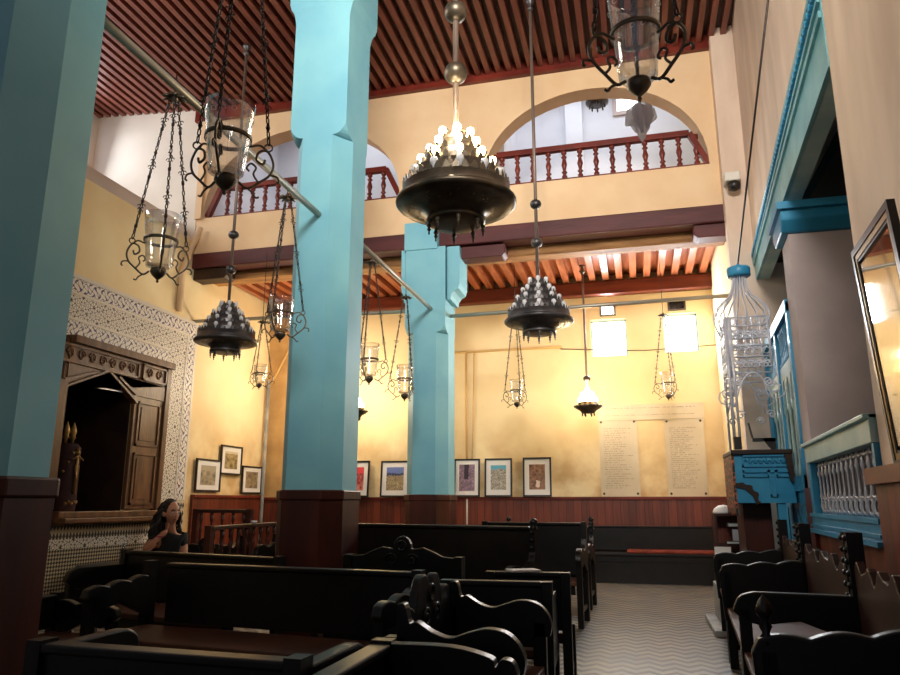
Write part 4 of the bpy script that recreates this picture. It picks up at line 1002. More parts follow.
# ================================================================== tiered chandeliers
def chandelier(label, loc, ceil_z, lit, mat, nb=(12, 10, 8, 6), group='tiered chandeliers'):
    t = thing('tiered_chandelier', label, 'chandelier', loc, random.random(), group); t.scale = (.96, .96, 1)
    R_ = .42
    b = MB()
    b.lathe([(.19, -.12), (.21, -.075), (.27, -.045), (.35, -.03), (R_, -.022), (R_+.018, -.005), (R_+.018, .012), (R_, .03), (R_-.05, .035), (.2, .03), (.05, .03)], (0, 0, 0), 40)
    b.lathe([(.02, -.16), (.12, -.155), (.195, -.15), (.212, -.14), (.212, -.115), (.19, -.11)], (0, 0, 0), 32)
    sp = b; b.mi = 1; rnd = random.Random(3)
    for k in range(70):
        a = rnd.uniform(0, 2*PI); u = rnd.uniform(.15, .85); r = .24+(.40-.24)*u; z = -.062+.036*u**.8-.004
        sp.ball((r*math.cos(a), r*math.sin(a), z), rnd.uniform(.003, .006), 5, 4)
    b.build('bowl', [mat, M['gold']], t)
    for k in range(8):
        a = 2*PI*k/8; m = MB()
        m.lathe([(.0001, -.085), (.008, -.075), (.004, -.06), (.016, -.045), (.008, -.03), (.02, -.018), (.012, 0)], (.195*math.cos(a), .195*math.sin(a), -.15), 8); m.build('finial', mat, t)
    tiers = [(.395, .045, .115), (.315, .165, .11), (.235, .285, .10), (.155, .395, .09), (.08, .49, .07)]
    for i, (r, z, h) in enumerate(tiers):
        m = MB(); m.lathe([(r-.03, z-.035), (r, z-.035), (r+.012, z-.02), (r, z+.0), (r-.004, z+h*.55), (r-.012, z+h*.55), (r-.014, z)], (0, 0, 0), 36)
        n = int(r*2*PI/.065)
        for k in range(n):
            a = 2*PI*k/n; da = .024/r
            q = [(a-da, z+h*.5), (a+da, z+h*.5), (a+da*.8, z+h*.72), (a, z+h), (a-da*.8, z+h*.72)]
            m.prism(q, lambda A, Z_, w: ((r+w)*math.cos(A), (r+w)*math.sin(A), Z_), -.012, -.003)
        m.build('tier', mat, t)
    m = MB()
    for i in range(4):
        r0, z0 = tiers[i][0]-.014, tiers[i][1]; r1, z1 = tiers[i+1][0]-.005, tiers[i+1][1]-.03
        m.lathe([(r0, z0), (r1, z1)], (0, 0, 0), 30)
    m.build('core', mat, t)
    for i, n in enumerate(nb):
        r = tiers[i+1][0]+.038; z = tiers[i][1]+.075
        for k in range(n):
            a = 2*PI*(k+.5*i)/n; hot = lit and i >= 1
            m = MB(); m.lathe([(.0001, 0), (.011, .0), (.012, .02), (.024, .035), (.03, .055), (.024, .078), (.0001, .09)], (r*math.cos(a), r*math.sin(a), z), 10)
            m.build('bulb', M['bulbwarm'] if hot else M['bulbglass'], t)
    MB().tube([(0, 0, .5), (0, 0, ceil_z-loc[2])], .022, 10).build('rod', M['rod'], t)
    for z in (1.02, 1.53):
        MB().ball((0, 0, z), .088 if lit else .075, 18, 12, .95 if lit else .85).build('ball', mat, t)
    MB().lathe([(.02, -.16), (.05, -.12), (.02, -.08), (.06, -.03), (.07, 0)], (0, 0, ceil_z-loc[2]), 12).build('ceiling_rose', mat, t)
    return t
q = at(456, 204, Y=4.55); G1 = q
chandelier('large bronze tiered chandelier with lit bulbs on a rod with two balls', (q.x, q.y, q.z), TOP, True, M['bronze'])
q = at(539, 322, Y=8.48)
chandelier('unlit dark tiered chandelier right of centre, in front of the orange ceiling', (q.x, q.y, q.z), TOP, False, M['pewter'])
q = at(226, 342, Y=8.42)
chandelier('unlit dark tiered chandelier on the left, above the ark side of the hall', (q.x, q.y, q.z), TOP, False, M['pewter'])
def pendant(label, q, ceil_z, lit=True, s=1.0):
    t = thing('pendant_lamp', label, 'pendant lamp', q, 0, 'small bulb pendants')
    m = MB(); m.lathe([(.10, -.10), (.13, -.06), (.2, -.02), (.215, .0), (.21, .02), (.16, .03), (.155, .075), (.13, .075), (.05, .03)], (0, 0, 0), 26)
    n = 18
    for k in range(n):
        a = 2*PI*k/n; m.ball((.213*math.cos(a), .213*math.sin(a), .01), .018, 6, 4)
    m.build('dish', M['bronze'], t)
    for k in range(6):
        a = 2*PI*k/6; MB().lathe([(.006, -.05), (.014, -.03), (.01, 0)], (.095*math.cos(a), .095*math.sin(a), -.1), 7).build('finial', M['bronze'], t)
    for ring_, (r, z, n) in enumerate(((.12, .06, 8), (.075, .14, 6), (.0, .22, 1))):
        for k in range(n):
            a = 2*PI*k/n+ring_; MB().ball((r*math.cos(a), r*math.sin(a), z+.05), .042, 10, 7, 1.3).build('bulb', M['bulbhot'] if lit else M['bulbglass'], t)
    MB().lathe([(.06, .05), (.05, .14), (.02, .26), (.012, .34)], (0, 0, 0), 10).build('stem', M['bronze'], t)
    MB().tube([(0, 0, .3), (0, 0, ceil_z-q[2])], .018, 8).build('rod', M['rod'], t)
    MB().ball((0, 0, .46), .062, 12, 8, .85).build('ball', M['bronze'], t)
    MB().lathe([(.02, -.14), (.055, -.1), (.03, -.06), (.02, -.02), (.06, 0)], (0, 0, ceil_z-q[2]), 10).build('ceiling_rose', M['bronze'], t)
    return t
P1 = at(588, 407, Y=11.75); P2 = at(355, 412, Y=11.75)
pendant('small lit pendant with glowing bulbs in front of the left marble plaque', tuple(P1), 5.14)
pendant('small lit pendant half hidden behind the right edge of the middle column', tuple(P2), 5.14)
q = at(597, 103, Y=11.7)
t = thing('gallery_chandelier', 'round dark chandelier hanging in the gallery, seen from below through the right arch', 'chandelier', tuple(q))
m = MB(); m.lathe([(.05, -.06), (.12, -.05), (.2, 0), (.2, .03), (.1, .06), (.02, .16)], (0, 0, 0), 24); m.build('bowl', M['pewter'], t)
for k in range(8):
    a = 2*PI*k/8; MB().lathe([(.005, -.08), (.018, -.05), (.01, -.0)], (.13*math.cos(a), .13*math.sin(a), -.03), 7).build('finial', M['pewter'], t)
MB().tube([(0, 0, .1), (0, 0, 9.0-q.z)], .014, 7).build('rod', M['rod'], t)

# ================================================================== benches
def arm_outline(style, d, h, hs):
    if style == 'scroll': top = [(0, h+.10), (-.06, h+.10), (-.1, h+.03), (-.16, h+.035), (-.28, h), (-.42, h-.02), (-.55, h-.0), (-.7, h+.02), (-.85, h+.01), (-.95, h-.03), (-1.0, h-.09), (-.98, h-.15)]
    elif style == 'wavy':
        top = [(0, h)]+[(-i/24, h-.05*(i/24)+.022*abs(math.sin(PI*i/8))) for i in range(1, 24)]+[(-1, h-.09)]
    elif style == 'round': top = [(0, h), (-.7, h+.005), (-.85, h-.0), (-.95, h-.03), (-1, h-.1)]
    else: top = [(0, h), (-.5, h-.0), (-.8, h-.03), (-.84, h-.06), (-.88, h-.035), (-.96, h-.04), (-1, h-.08)]
    if style in ('scroll', 'panel', 'round'): top = scroll_path(lambda a, b: (a, b), top, 4)
    return [(y*d, z) for y, z in top]
def bench(label, p0, p1, d=.5, seat_h=.45, back_h=.88, arms=('scroll', 'scroll'), arm_h=.70, crest=None, flip=False, back_lo=None, backm='bench', seatm='seat', posts=False, closed=(False, False), group='dark carved wooden benches', posth=None, gap=0, seat_t=.04, kind='bench', front_post=(False, False), cat='bench', plinth=False, armlow=None):
    """back line p0->p1 on the floor; the seat lies to the right of that direction (local -y)"""
    p0, p1 = Vector((*p0, 0)), Vector((*p1, 0)); L_ = (p1-p0).length; a = math.atan2(p1.y-p0.y, p1.x-p0.x)
    t = thing(kind, label, cat, (p0+p1)/2, a, group)
    hL = L_/2; bt = .04
    MB().box(-hL+.02, hL-.02, -d, -.0, seat_h-seat_t, seat_h).build('seat', M[seatm], t, bevel=.008)
    MB().box(-hL+.05, hL-.05, -d+.03, -d+.055, seat_h-.13, seat_h-seat_t).build('seat_apron', M['bench'], t)
    if plinth: MB().box(-hL+.02, hL-.02, -d+.05, -.02, 0, seat_h-.1).build('plinth', M['bench'], t)
    lo_ = seat_h+.02 if back_lo is None else back_lo
    x0 = -hL+.03+gap; x1 = hL-.03
    if crest == 'crown':
        w = x1-x0; top = []
        for k in range(73):
            u = k/72; z = back_h-.2
            for c_, hw, zt_2 in ((.13, .11, -.09), (.37, .15, .03), (.62, .09, .02), (.85, .12, -.05)):
                q = 1-((u-c_)/hw)**2
                if q > 0: z = max(z, back_h+zt_2-hw*w*1.3*(1-math.sqrt(q)))
            top.append((x0+w*u, z))
    elif crest == 'round':
        w = x1-x0; top = [(x0, back_h-.14), (x0+w*.12, back_h-.13), (x0+w*.2, back_h-.1), (x0+w*.3, back_h-.07), (x0+w*.38, back_h-.08)]+[(x0+w*(.5+.09*math.cos(PI-PI*k/8)), back_h-.08+.09*math.sin(PI*k/8)) for k in range(9)]+[(x0+w*.62, back_h-.08), (x0+w*.7, back_h-.07), (x0+w*.8, back_h-.1), (x0+w*.88, back_h-.13), (x1, back_h-.14)]
    elif crest == 'wave':
        top = [(x0+(x1-x0)*k/40, back_h+.05*math.sin(k*.75)*abs(math.cos(k*.21))) for k in range(41)]
    else: top = [(x0, back_h), (x1, back_h)]
    MB().prism([(x0, lo_)]+top+[(x1, lo_)], lambda u, b, w: (u, w, b), -.01, bt-.01).build('backrest', M[backm], t, bevel=.006)
    if crest is None: MB().box(x0, x1, -.03, bt+.01, back_h-.0, back_h+.03).build('back_rail', M[backm], t, bevel=.008)
    if crest in ('crown', 'round'):
        m = MB(); cx_ = (x0+x1)/2
        for sgn in (-1, 1): spiral(m, Vector((cx_+sgn*.1*(x1-x0), -.015, back_h-.16)), Vector((sgn, 0, 0)), Zv, .05, 1.5, 1, 0, .008)
        m.ring((cx_, -.012, back_h-.06), .035, .01, 14, 'y', 5); m.build('carving', M['bench'], t)
    ph = posth or back_h+.04
    for i, sx in enumerate((-1, 1)):
        x = sx*(hL-.0)
        m = MB().box(x-.03, x+.03, -.03, .05, 0, ph)
        if posts:
            for k in range(7): m.ball((x, -.032, ph-.03-.062*k), .017, 8, 6)
            if posts == 'finial': m.lathe([(.03, -.01), (.036, .015), (.02, .03), (.036, .05), (.03, .075), (.0001, .095)], (x, .01, ph), 10)
        m.build('leg', M['bench'], t)
        MB().box(x-.03, x+.03, -d-.01, -d+.055, 0, (arm_h-.08) if arms[i] else seat_h).build('leg', M['bench'], t, bevel=.006)
        if arms[i]:
            top = arm_outline(arms[i], d+.04, arm_h, seat_h)
            lowz = arm_h-.17 if armlow is None else armlow
            if closed[i]: bot = [(-(d+.02), seat_h-.1), (0, seat_h-.1)]
            else: bot = [(-(d-.02), lowz+.02), (-(d-.1), lowz), (-d*.5, lowz+.03), (-.06, lowz-.06), (0, lowz-.08)]
            MB().prism(top+bot, lambda y, b, w: (w, y, b), x-.03, x+.03).build('arm', M['bench'], t, bevel=.008)
        if front_post[i]: MB().lathe([(.032, 0), (.03, .02), (.014, .04), (.026, .065), (.012, .085), (.03, .11), (.034, .125), (.02, .16), (.0001, .185)], (x, -d+.02, arm_h-.06), 12).build('finial', M['bench'], t)
        MB().box(x-.015, x+.015, -d+.05, -.03, .14, .18).build('stretcher', M['bench'], t)
    return t
Z_ = lambda px, py, z: tuple(at(px, py, Z=z).xy)
# nearest, cut by the lower edge
bench('nearest dark bench along the lower left edge, seen over its straight back', Z_(300, 659, .78), Z_(45, 641, .78), .42, .42, .75, ('round', 'round'), .76)
bench('dark bench at the bottom centre with a wavy end panel towards the aisle', (-.93, 1.2), (-.93, 2.68), .45, .45, .72, ('panel', 'panel'), .75, closed=(True, True))
# centre benches
bench('short carved bench with lobed crest and scrolled arms facing the aisle in the lower centre', (-.98, 2.98), (-.98, 3.86), .48, .46, .9, ('scroll', 'scroll'), .745, 'crown', posth=.72)
b0, b1 = Z_(418, 572, .85), Z_(150, 562, .85)
bench('long dark bench with wavy left arm facing the camera, left of the lobed bench', b1, b0, .5, .45, .82, ('wavy', 'wavy'), .76, gap=.14)
bench('dark straight-backed bench in front of the seated woman', (-4.3, 5.55), Z_(279, 557.5, .85), .5, .45, .82, ('round', 'round'), .74)
bench('dark low bench with closed panelled end at the aisle, behind the lobed bench', (-.55, 4.43), (-1.15, 4.40), .46, .42, .77, ('panel', 'panel'), .72, closed=(True, True), posth=.8)
bench('dark low bench back to back behind the panel-ended bench by the aisle', (-.5, 5.02), (-1.0, 5.0), .44, .42, .77, (None, None), posth=.8)
bench('dark bench with rounded central crest in the middle of the hall', (-2.15, 5.3), (-1.27, 5.2), .45, .45, 1.0, ('round', 'round'), .72, 'round', posth=.87)
e0, e1 = Z_(350, 523.7, 1.045), Z_(533, 527.2, 1.045)
bench('long high-backed dark bench with finials in front of the far column', e0, e1, .5, .45, 1.02, (None, 'scroll'), .74, posts='finial', posth=1.03)
bench('high-backed dark bench beyond the finial bench, its scrolled arm at the aisle', (-1.75, 8.45), (-.62, 8.4), .55, .45, 1.0, ('scroll', 'scroll'), .76)
bench('dark bench farthest up the aisle with a finial post', (-1.7, 9.75), (-.62, 9.7), .5, .45, .92, ('scroll', 'scroll'), .74, posts='finial', posth=.98)
o = MB().box(-.1, .1, -.07, .07, 0, .012).build('paper_sheet', M['paper']); tag(o, 'small white paper lying on the low bench top near the aisle', 'paper'); o.location = (-.78, 5.01, .8+.002); o.rotation_euler = (0, 0, .5)
# left side
bench('dark low bench inside the wooden rail at the far left', (-6.2, 8.9), (-5.2, 8.95), .5, .42, .78, ('scroll', 'scroll'), .7, 'round')
bench('dark bench inside the rail, close to the foot of the middle column', (-4.8, 9.2), (-4.0, 9.2), .5, .42, .8, ('scroll', 'scroll'), .7, 'round')
bench('reddish dark bench between the nearest column and the long centre bench', (-4.1, 3.3), (-4.1, 4.6), .5, .36, .58, ('wavy', 'wavy'), .56)
# back wall
bench('long dark bench against the back wall panelling', (-3.3, YB-.1), (1.2, YB-.1), .5, .46, .84, ('round', None), .7, plinth=True, seatm='bench')
x0, x1 = at(627, 552, Y=12.4).x, 1.12
tag(MB().box(x0, x1, YB-.59, YB-.15, .46, .505).build('seat_cushion', M['red'], bevel=.02), 'thin worn red cushion on the long back wall bench', 'cushion')
# right wall benches (backs to the wall)
xr = lambda Y: rw(Y)-.24
def rbench(label, y0, y1, arms, arm_h, **k):
    return bench(label, (xr(y1), y1), (xr(y0), y0), .60, .45, .90, arms, arm_h, 'wave', posts='bead', posth=1.09, backm='bback', closed=(k.pop('closed', (False, False))), group='benches along the right wall', **k)
rbench('right wall bench nearest the camera, its wavy end panel topped by a turned finial', 1.7, 3.2, ('wavy', None), .77, closed=(True, True), front_post=(True, False))
rbench('right wall bench with a smooth rounded arm, second from the camera', 3.3, 4.5, ('round', None), .76)
rbench('right wall bench with a scalloped arm panel, third from the camera', 4.6, 6.3, ('wavy', None), .8, closed=(True, True))
rbench('right wall bench beneath the reading platform, farthest along the wall', 6.5, 7.7, ('wavy', None), .8, closed=(True, True))
# stone step and grey board by the bench end
q = Z_(721, 636, 0)
tag(MB().box(q[0]-.06, q[0]+.18, q[1]-.1, q[1]+1.0, 0, .06).build('stone_step', M['stone'], bevel=.01), 'pale grey stone step on the floor at the end of the right benches', 'step')
tag(MB().box(q[0]+.04, q[0]+.1, q[1]+.0, q[1]+.9, .06, .42).build('stone_slab', M['stone'], bevel=.01), 'upright grey stone slab standing on the pale step', 'slab')

# ================================================================== wooden rails on the left
def wood_rail(label, a, b, h, n, r=.018, posts=True):
    a, b = Vector((*a, 0)), Vector((*b, 0))
    t = thing('wooden_rail', label, 'railing', (a+b)/2)
    MB().bar(a+Zv*h, b+Zv*h, .09, .05).build('handrail', M['bback'], t, world=True, bevel=.01)
    MB().bar(a+Zv*.12, b+Zv*.12, .06, .05).build('bottom_rail', M['clad'], t, world=True)
    for i in range(n):
        p_ = a+(b-a)*((i+.5)/n); m = MB(); baluster(m, (p_.x, p_.y, .12), h-.14, .028); m.build('baluster', M['clad'], t, world=True)
    for p_ in (a, b): MB().box(p_.x-.04, p_.x+.04, p_.y-.04, p_.y+.04, 0, h+.03).build('post', M['clad'], t, world=True)
    return t
wood_rail('waist-high wooden rail with balusters left of the middle column', (-4.9, 7.75), (-5.05, 9.9), .955, 10)
wood_rail('taller wooden rail beside the ark behind the seated woman', (-6.3, 9.6), (-5.35, 9.45), 1.13, 5)
tag(MB().lathe([(.0001, 0), (.03, 0), (.05, .03), (.03, .035), (.0001, .03)], (0, 0, 0), 12).build('small_dish', M['silver']), 'small shiny dish on the wooden rail left of the middle column', 'dish').location = (-4.97, 8.9, .98)

# ================================================================== bookshelf under the platform
bx0, bx1, by = at(716, 540, Y=9.75).x, at(752, 540, Y=9.75).x, 9.75
bx1 = max(bx1, bx0+.45)
hz = at(730, 513.5, Y=by).z
t = thing('bookcase', 'small open reddish-brown bookcase near the back under the reading platform', 'bookcase', ((bx0+bx1)/2, by+.17, 0))
for x in (bx0, bx1-.03): MB().box(x, x+.03, by, by+.34, 0, hz).build('side_panel', M['clad'], t, world=True)
for z in (.08, .42, .72, hz-.03): MB().box(bx0+.03, bx1-.03, by, by+.34, z, z+.03).build('shelf', M['clad'], t, world=True)
MB().box(bx0+.03, bx1-.03, by+.32, by+.34, 0, hz).build('back_panel', M['redwood'], t, world=True)
z = .75
def book(label, x0, x1, y0, y1, z0, z1, m, name='book', cat='book', band=None):
    t = thing(name, label, cat, ((x0+x1)/2, (y0+y1)/2, z0))
    MB().box(x0, x1, y0, y1, z0, z1).build('cover', m, t, world=True, bevel=.004)
    MB().box(x0+.006, x1-.006, y0-.002, y0+.01, z0+.008, z1-.008).build('page_block' if not band else 'label_panel', band or M['paper'], t, world=True)
lil = mat_plain('lilac_card', lin(150,146,176), .6)
book('lilac-grey folder standing on the middle shelf of the bookcase', bx0+.2, bx0+.42, by+.04, by+.07, .75, .93, lil, 'folder', 'folder')
book('dark flat book lying on the middle shelf in front of the lilac folder', bx0+.12, bx0+.44, by-.02, by+.03, .75, .79, M['black'])
book('pale magazine leaning at the right side of the bookcase', bx1-.1, bx1-.04, by-.03, by+.2, .55, .85, M['paper'], 'magazine', 'magazine')
book('grey flat box on top of the bookcase', bx0+.16, bx0+.42, by+.05, by+.2, .955, 1.0, M['stone'], 'box', 'box')
book('orange-brown box on the lower shelf of the bookcase', bx0+.04, bx0+.4, by+.0, by+.2, .45, .62, M['rawbeam'], 'box', 'box')
q = Z_(724, 565, .55)
t = thing('notice_board', 'white card with a blue square standing at the end of the right benches', 'notice', (q[0], q[1], .45))
MB().box(-.09, .09, 0, .01, .0, .3).build('card', M['paper'], t); MB().box(-.02, .07, -.004, .0, .09, .22).build('blue_square', mat_plain('blue_print', lin(60,80,150), .6), t)
t = thing('notice_stand', 'dark low stand holding the white card at the bench end', 'stand', (q[0], q[1]+.05, 0)); MB().box(-.1, .1, -.06, .08, 0, .45).build('body', M['bench'], t)
q = (bx0+.13, by+.14)
tag(MB().lathe([(.13, 0), (.13, .02), (.11, .06), (.06, .095), (.0001, .105)], (q[0], q[1], hz), 18).build('white_cap', M['paper']), 'round white cap lying on top of the bookcase', 'hat')
t = thing('wooden_easel', 'small light wooden easel on the bookcase below the teal platform', 'easel', (bx0+.36, by+.2, hz))
for a, b in (((-.1, 0, 0), (-.0, .03, .42)), ((.1, 0, 0), (.02, .03, .42)), ((.0, .1, 0), (.01, .03, .4))): MB().bar(a, b, .03, .02).build('leg', M['rawbeam'], t)
MB().bar((-.09, -.01, .08), (.09, -.01, .08), .02, .03).build('ledge', M['rawbeam'], t)
tag(MB().box(fr_-.5, fr_-.22, py_+.3, py_+.9, 0, zb_).build('cupboard', M['clad'], bevel=.01), 'plain red-brown cupboard under the teal reading platform', 'cupboard')
# water bottle by the dado
bl = mat_glass('blue_plastic', lin(150, 190, 235)); q = at(122, 564, X=-6.45)
t = thing('water_bottle', 'clear blue plastic water bottle standing by the mosaic dado', 'bottle', (q.x, q.y, q.z))
MB().lathe([(.0001, 0), (.035, 0), (.037, .02), (.034, .07), (.037, .12), (.036, .17), (.014, .215), (.013, .235)], (0, 0, 0), 14).build('body', bl, t)
MB().lathe([(.015, .235), (.015, .255), (.0001, .256)], (0, 0, 0), 10).build('cap', mat_plain('blue_cap', lin(60,110,190), .4), t)
MB().lathe([(.0365, .08), (.038, .08), (.038, .13), (.0365, .13)], (0, 0, 0), 14).build('label_band', mat_plain('blue_band', lin(70,130,200), .5), t)
tag(MB().box(q.x-.4, q.x+.15, q.y-.35, q.y+.35, .0, q.z).build('side_table', M['bench'], bevel=.01), 'low dark side table by the dado carrying the water bottle', 'table')
# ================================================================== the seated woman
HD = fwd(171, 513.5, 7.2)
Rv, Tv = _R.copy(), -_F.copy()
gx = HD.copy(); gx.z = 0
pt = thing('person', 'woman with long dark curly hair and black top, seated, hand raised to her chin', 'person', gx)
def PW(r, t_, z): return Rv*r+Tv*t_+Zv*(HD.z+z)
def eval_mesh(me_obj):
    dg = bpy.context.evaluated_depsgraph_get(); ev = me_obj.evaluated_get(dg)
    m = bpy.data.meshes.new_from_object(ev); return m
def skin(verts, edges, rads, sub=2, root=0):
    me = bpy.data.meshes.new('tmp'); me.from_pydata([tuple(v) for v in verts], edges, []); o = bpy.data.objects.new('tmp', me); C.objects.link(o)
    md = o.modifiers.new('s', 'SKIN'); 
    if not me.skin_vertices: 
        bm = bmesh.new(); bm.from_mesh(me); bm.verts.layers.skin.verify(); bm.to_mesh(me); bm.free()
    sv = me.skin_vertices[0].data
    for i, r in enumerate(rads): sv[i].radius = (r, r) if not isinstance(r, tuple) else r
    sv[root].use_root = True
    o.modifiers.new('u', 'SUBSURF').levels = sub
    bpy.context.view_layer.update()
    m = eval_mesh(o); bpy.data.objects.remove(o); return m
# joints
J = {'hip': PW(-.03, -.06, -.70), 'waist': PW(-.02, -.06, -.52), 'chest': PW(-.005, -.04, -.34), 'neckb': PW(0, -.03, -.2), 'neck': PW(.0, -.01, -.12), 'head': PW(.0, 0, -.03),
     'sR': PW(-.11, .06, -.255), 'eR': PW(-.13, .25, -.34), 'wR': PW(-.025, .17, -.215), 'hR': PW(.02, .12, -.16),
     'sL': PW(.115, -.09, -.255), 'eL': PW(.145, -.03, -.47), 'wL': PW(.16, .14, -.56), 'hL': PW(.17, .2, -.58),
     'kR': PW(.02, .42, -.66), 'aR': PW(.03, .44, -HD.z+.08), 'fR': PW(.08, .58, -HD.z+.04), 'kL': PW(.24, .3, -.66), 'aL': PW(.25, .3, -HD.z+.08), 'fL': PW(.34, .4, -HD.z+.04),
     'tR': PW(-.09, .02, -.72), 'tL': PW(.06, -.1, -.72)}
names = list(J); ix = {n: i for i, n in enumerate(names)}
E_ = [('hip', 'waist'), ('waist', 'chest'), ('chest', 'neckb'), ('neckb', 'neck'), ('neck', 'head'), ('chest', 'sR'), ('sR', 'eR'), ('eR', 'wR'), ('wR', 'hR'), ('chest', 'sL'), ('sL', 'eL'), ('eL', 'wL'), ('wL', 'hL'),
      ('hip', 'tR'), ('tR', 'kR'), ('kR', 'aR'), ('aR', 'fR'), ('hip', 'tL'), ('tL', 'kL'), ('kL', 'aL'), ('aL', 'fL')]
Rr = {'hip': .13, 'waist': .115, 'chest': .125, 'neckb': .065, 'neck': .048, 'head': .06, 'sR': .06, 'eR': .04, 'wR': .025, 'hR': .03, 'sL': .06, 'eL': .04, 'wL': .026, 'hL': .03, 'kR': .06, 'aR': .04, 'fR': .03, 'kL': .06, 'aL': .04, 'fL': .03, 'tR': .09, 'tL': .09}
meshes = [skin([J[n] for n in names], [(ix[a], ix[b]) for a, b in E_], [Rr[n] for n in names], 2, 0)]
# five fingers on each hand, curled
def fingers(root, direction, side, curl):
    root = Vector(root); d = direction.normalized(); s_ = side.normalized(); nrm = d.cross(s_).normalized()
    for k, (off, ln_) in enumerate(((-.027, .075), (-.009, .085), (.009, .08), (.026, .062))):
        b = root+s_*off; P = [b-d*.02]; c = b.copy(); a = .25
        for sg in (.42, .32, .26): c = c+(d*math.cos(a)+nrm*curl*math.sin(a))*ln_*sg; P.append(c.copy()); a += .55
        meshes.append(skin(P, [(i, i+1) for i in range(3)], [.011, .0095, .009, .0075], 1))
    b = root-s_*.03-d*.03; P = [b, b-s_*.022+d*.025, b-s_*.03+d*.055+nrm*curl*.01]
    meshes.append(skin(P, [(0, 1), (1, 2)], [.013, .011, .009], 1))
fingers(J['hR'], (PW(.05, .1, -.085)-J['hR']), Rv*.3+Zv, -1)
fingers(J['hL'], (J['hL']-J['wL']), Rv, 1)
# head with face, turned to the right of the picture
hm = MB(); fa = (Rv*.8+Tv*.6).normalized(); fs_ = Zv.cross(fa)
def HP(f, s_, u): return HD-gx+fa*f+fs_*s_+Zv*(u)
vs = []; fs = []; nu, nv = 18, 24
for i in range(nu+1):
    ph = PI*i/nu
    for k in range(nv):
        th = 2*PI*k/nv; f = math.sin(ph)*math.cos(th); s_ = math.sin(ph)*math.sin(th); u = -math.cos(ph)
        x, y, z = .098*f, .075*s_, .12*u
        if u < -.1: q_ = (-.1-u)/.9; y *= 1-.38*q_; x = x*(1-.18*q_)+.012*q_
        if f > .6: x += .0
        if f > .75 and abs(s_) < .22: x += .022*max(0, 1-abs(u+.12)/.28)*(1-abs(s_)/.22)
        if f > .6 and .12 < abs(s_) < .55 and -.02 < u < .25: x -= .008
        if f > .8 and abs(s_) < .3 and -.56 < u < -.4: x += .006
        vs.append(HP(x, y, z))
for i in range(nu):
    for k in range(nv): fs.append((i*nv+k, i*nv+(k+1) % nv, (i+1)*nv+(k+1) % nv, (i+1)*nv+k))
hm.add(vs, fs)
for sg in (-1, 1): hm.ball(HP(-.005, sg*.076, -.005), .022, 8, 6, 1.4)
me = bpy.data.meshes.new('h'); me.from_pydata([tuple(v) for v in hm.v], [], hm.f); meshes.append(me)
bm = bmesh.new()
for m_ in meshes:
    b2 = bmesh.new(); b2.from_mesh(m_); bmesh.ops.remove_doubles(b2, verts=b2.verts, dist=2e-4); bmesh.ops.holes_fill(b2, edges=[e_ for e_ in b2.edges if e_.is_boundary], sides=0); bmesh.ops.recalc_face_normals(b2, faces=b2.faces); b2.to_mesh(m_); b2.free(); bm.from_mesh(m_)
me = bpy.data.meshes.new('body'); bm.to_mesh(me); bm.free()
tmp = bpy.data.objects.new('tmp', me); C.objects.link(tmp)
rm = tmp.modifiers.new('r', 'REMESH'); rm.mode = 'VOXEL'; rm.voxel_size = .008; rm.use_smooth_shade = True
sm_ = tmp.modifiers.new('s', 'SMOOTH'); sm_.iterations = 3; sm_.factor = .5
bpy.context.view_layer.update(); bme = eval_mesh(tmp); bpy.data.objects.remove(tmp)
M['skin'] = mat_noise('skin', lin(176,120,92), lin(196,140,110), 6, .5, .02)
for p_ in bme.polygons: p_.use_smooth = True
bme.materials.clear(); bme.materials.append(M['skin'])
bm = bmesh.new(); bm.from_mesh(bme); seen = set(); best = []
for v in bm.verts:
    if v in seen: continue
    st, isl = [v], []; seen.add(v)
    while st:
        q_ = st.pop(); isl.append(q_)
        for e_ in q_.link_edges:
            o_ = e_.other_vert(q_)
            if o_ not in seen: seen.add(o_); st.append(o_)
    if len(isl) > len(best): best = isl
keep = set(best); bmesh.ops.delete(bm, geom=[v for v in bm.verts if v not in keep], context='VERTS'); bm.to_mesh(bme); bm.free()
body = bpy.data.objects.new('body', bme); C.objects.link(body); body.parent = pt
# clothes
def cloth(name, pts, rads, edges, mat):
    m_ = skin(pts, edges, rads, 2); m_.materials.append(mat)
    for p_ in m_.polygons: p_.use_smooth = True
    o = bpy.data.objects.new(name, m_); C.objects.link(o); o.parent = pt; return o
blk = mat_noise('black_cotton', lin(20,20,22), lin(32,31,34), 8, .9, .1)
mid = lambda a, b, u: J[a]+(J[b]-J[a])*u
cloth('black_top', [J['hip'], J['waist'], J['chest'], mid('chest', 'neckb', .62), J['sR']+Zv*.012, mid('sR', 'eR', .5), J['sL']+Zv*.012, mid('sL', 'eL', .5)], [.155, .15, .152, .082, .078, .058, .078, .058], [(0, 1), (1, 2), (2, 3), (2, 4), (4, 5), (2, 6), (6, 7)], blk)
cloth('trousers', [J['hip'], J['tR'], J['kR'], J['aR'], J['tL'], J['kL'], J['aL']], [.14, .102, .075, .06, .102, .075, .06], [(0, 1), (1, 2), (2, 3), (0, 4), (4, 5), (5, 6)], blk)
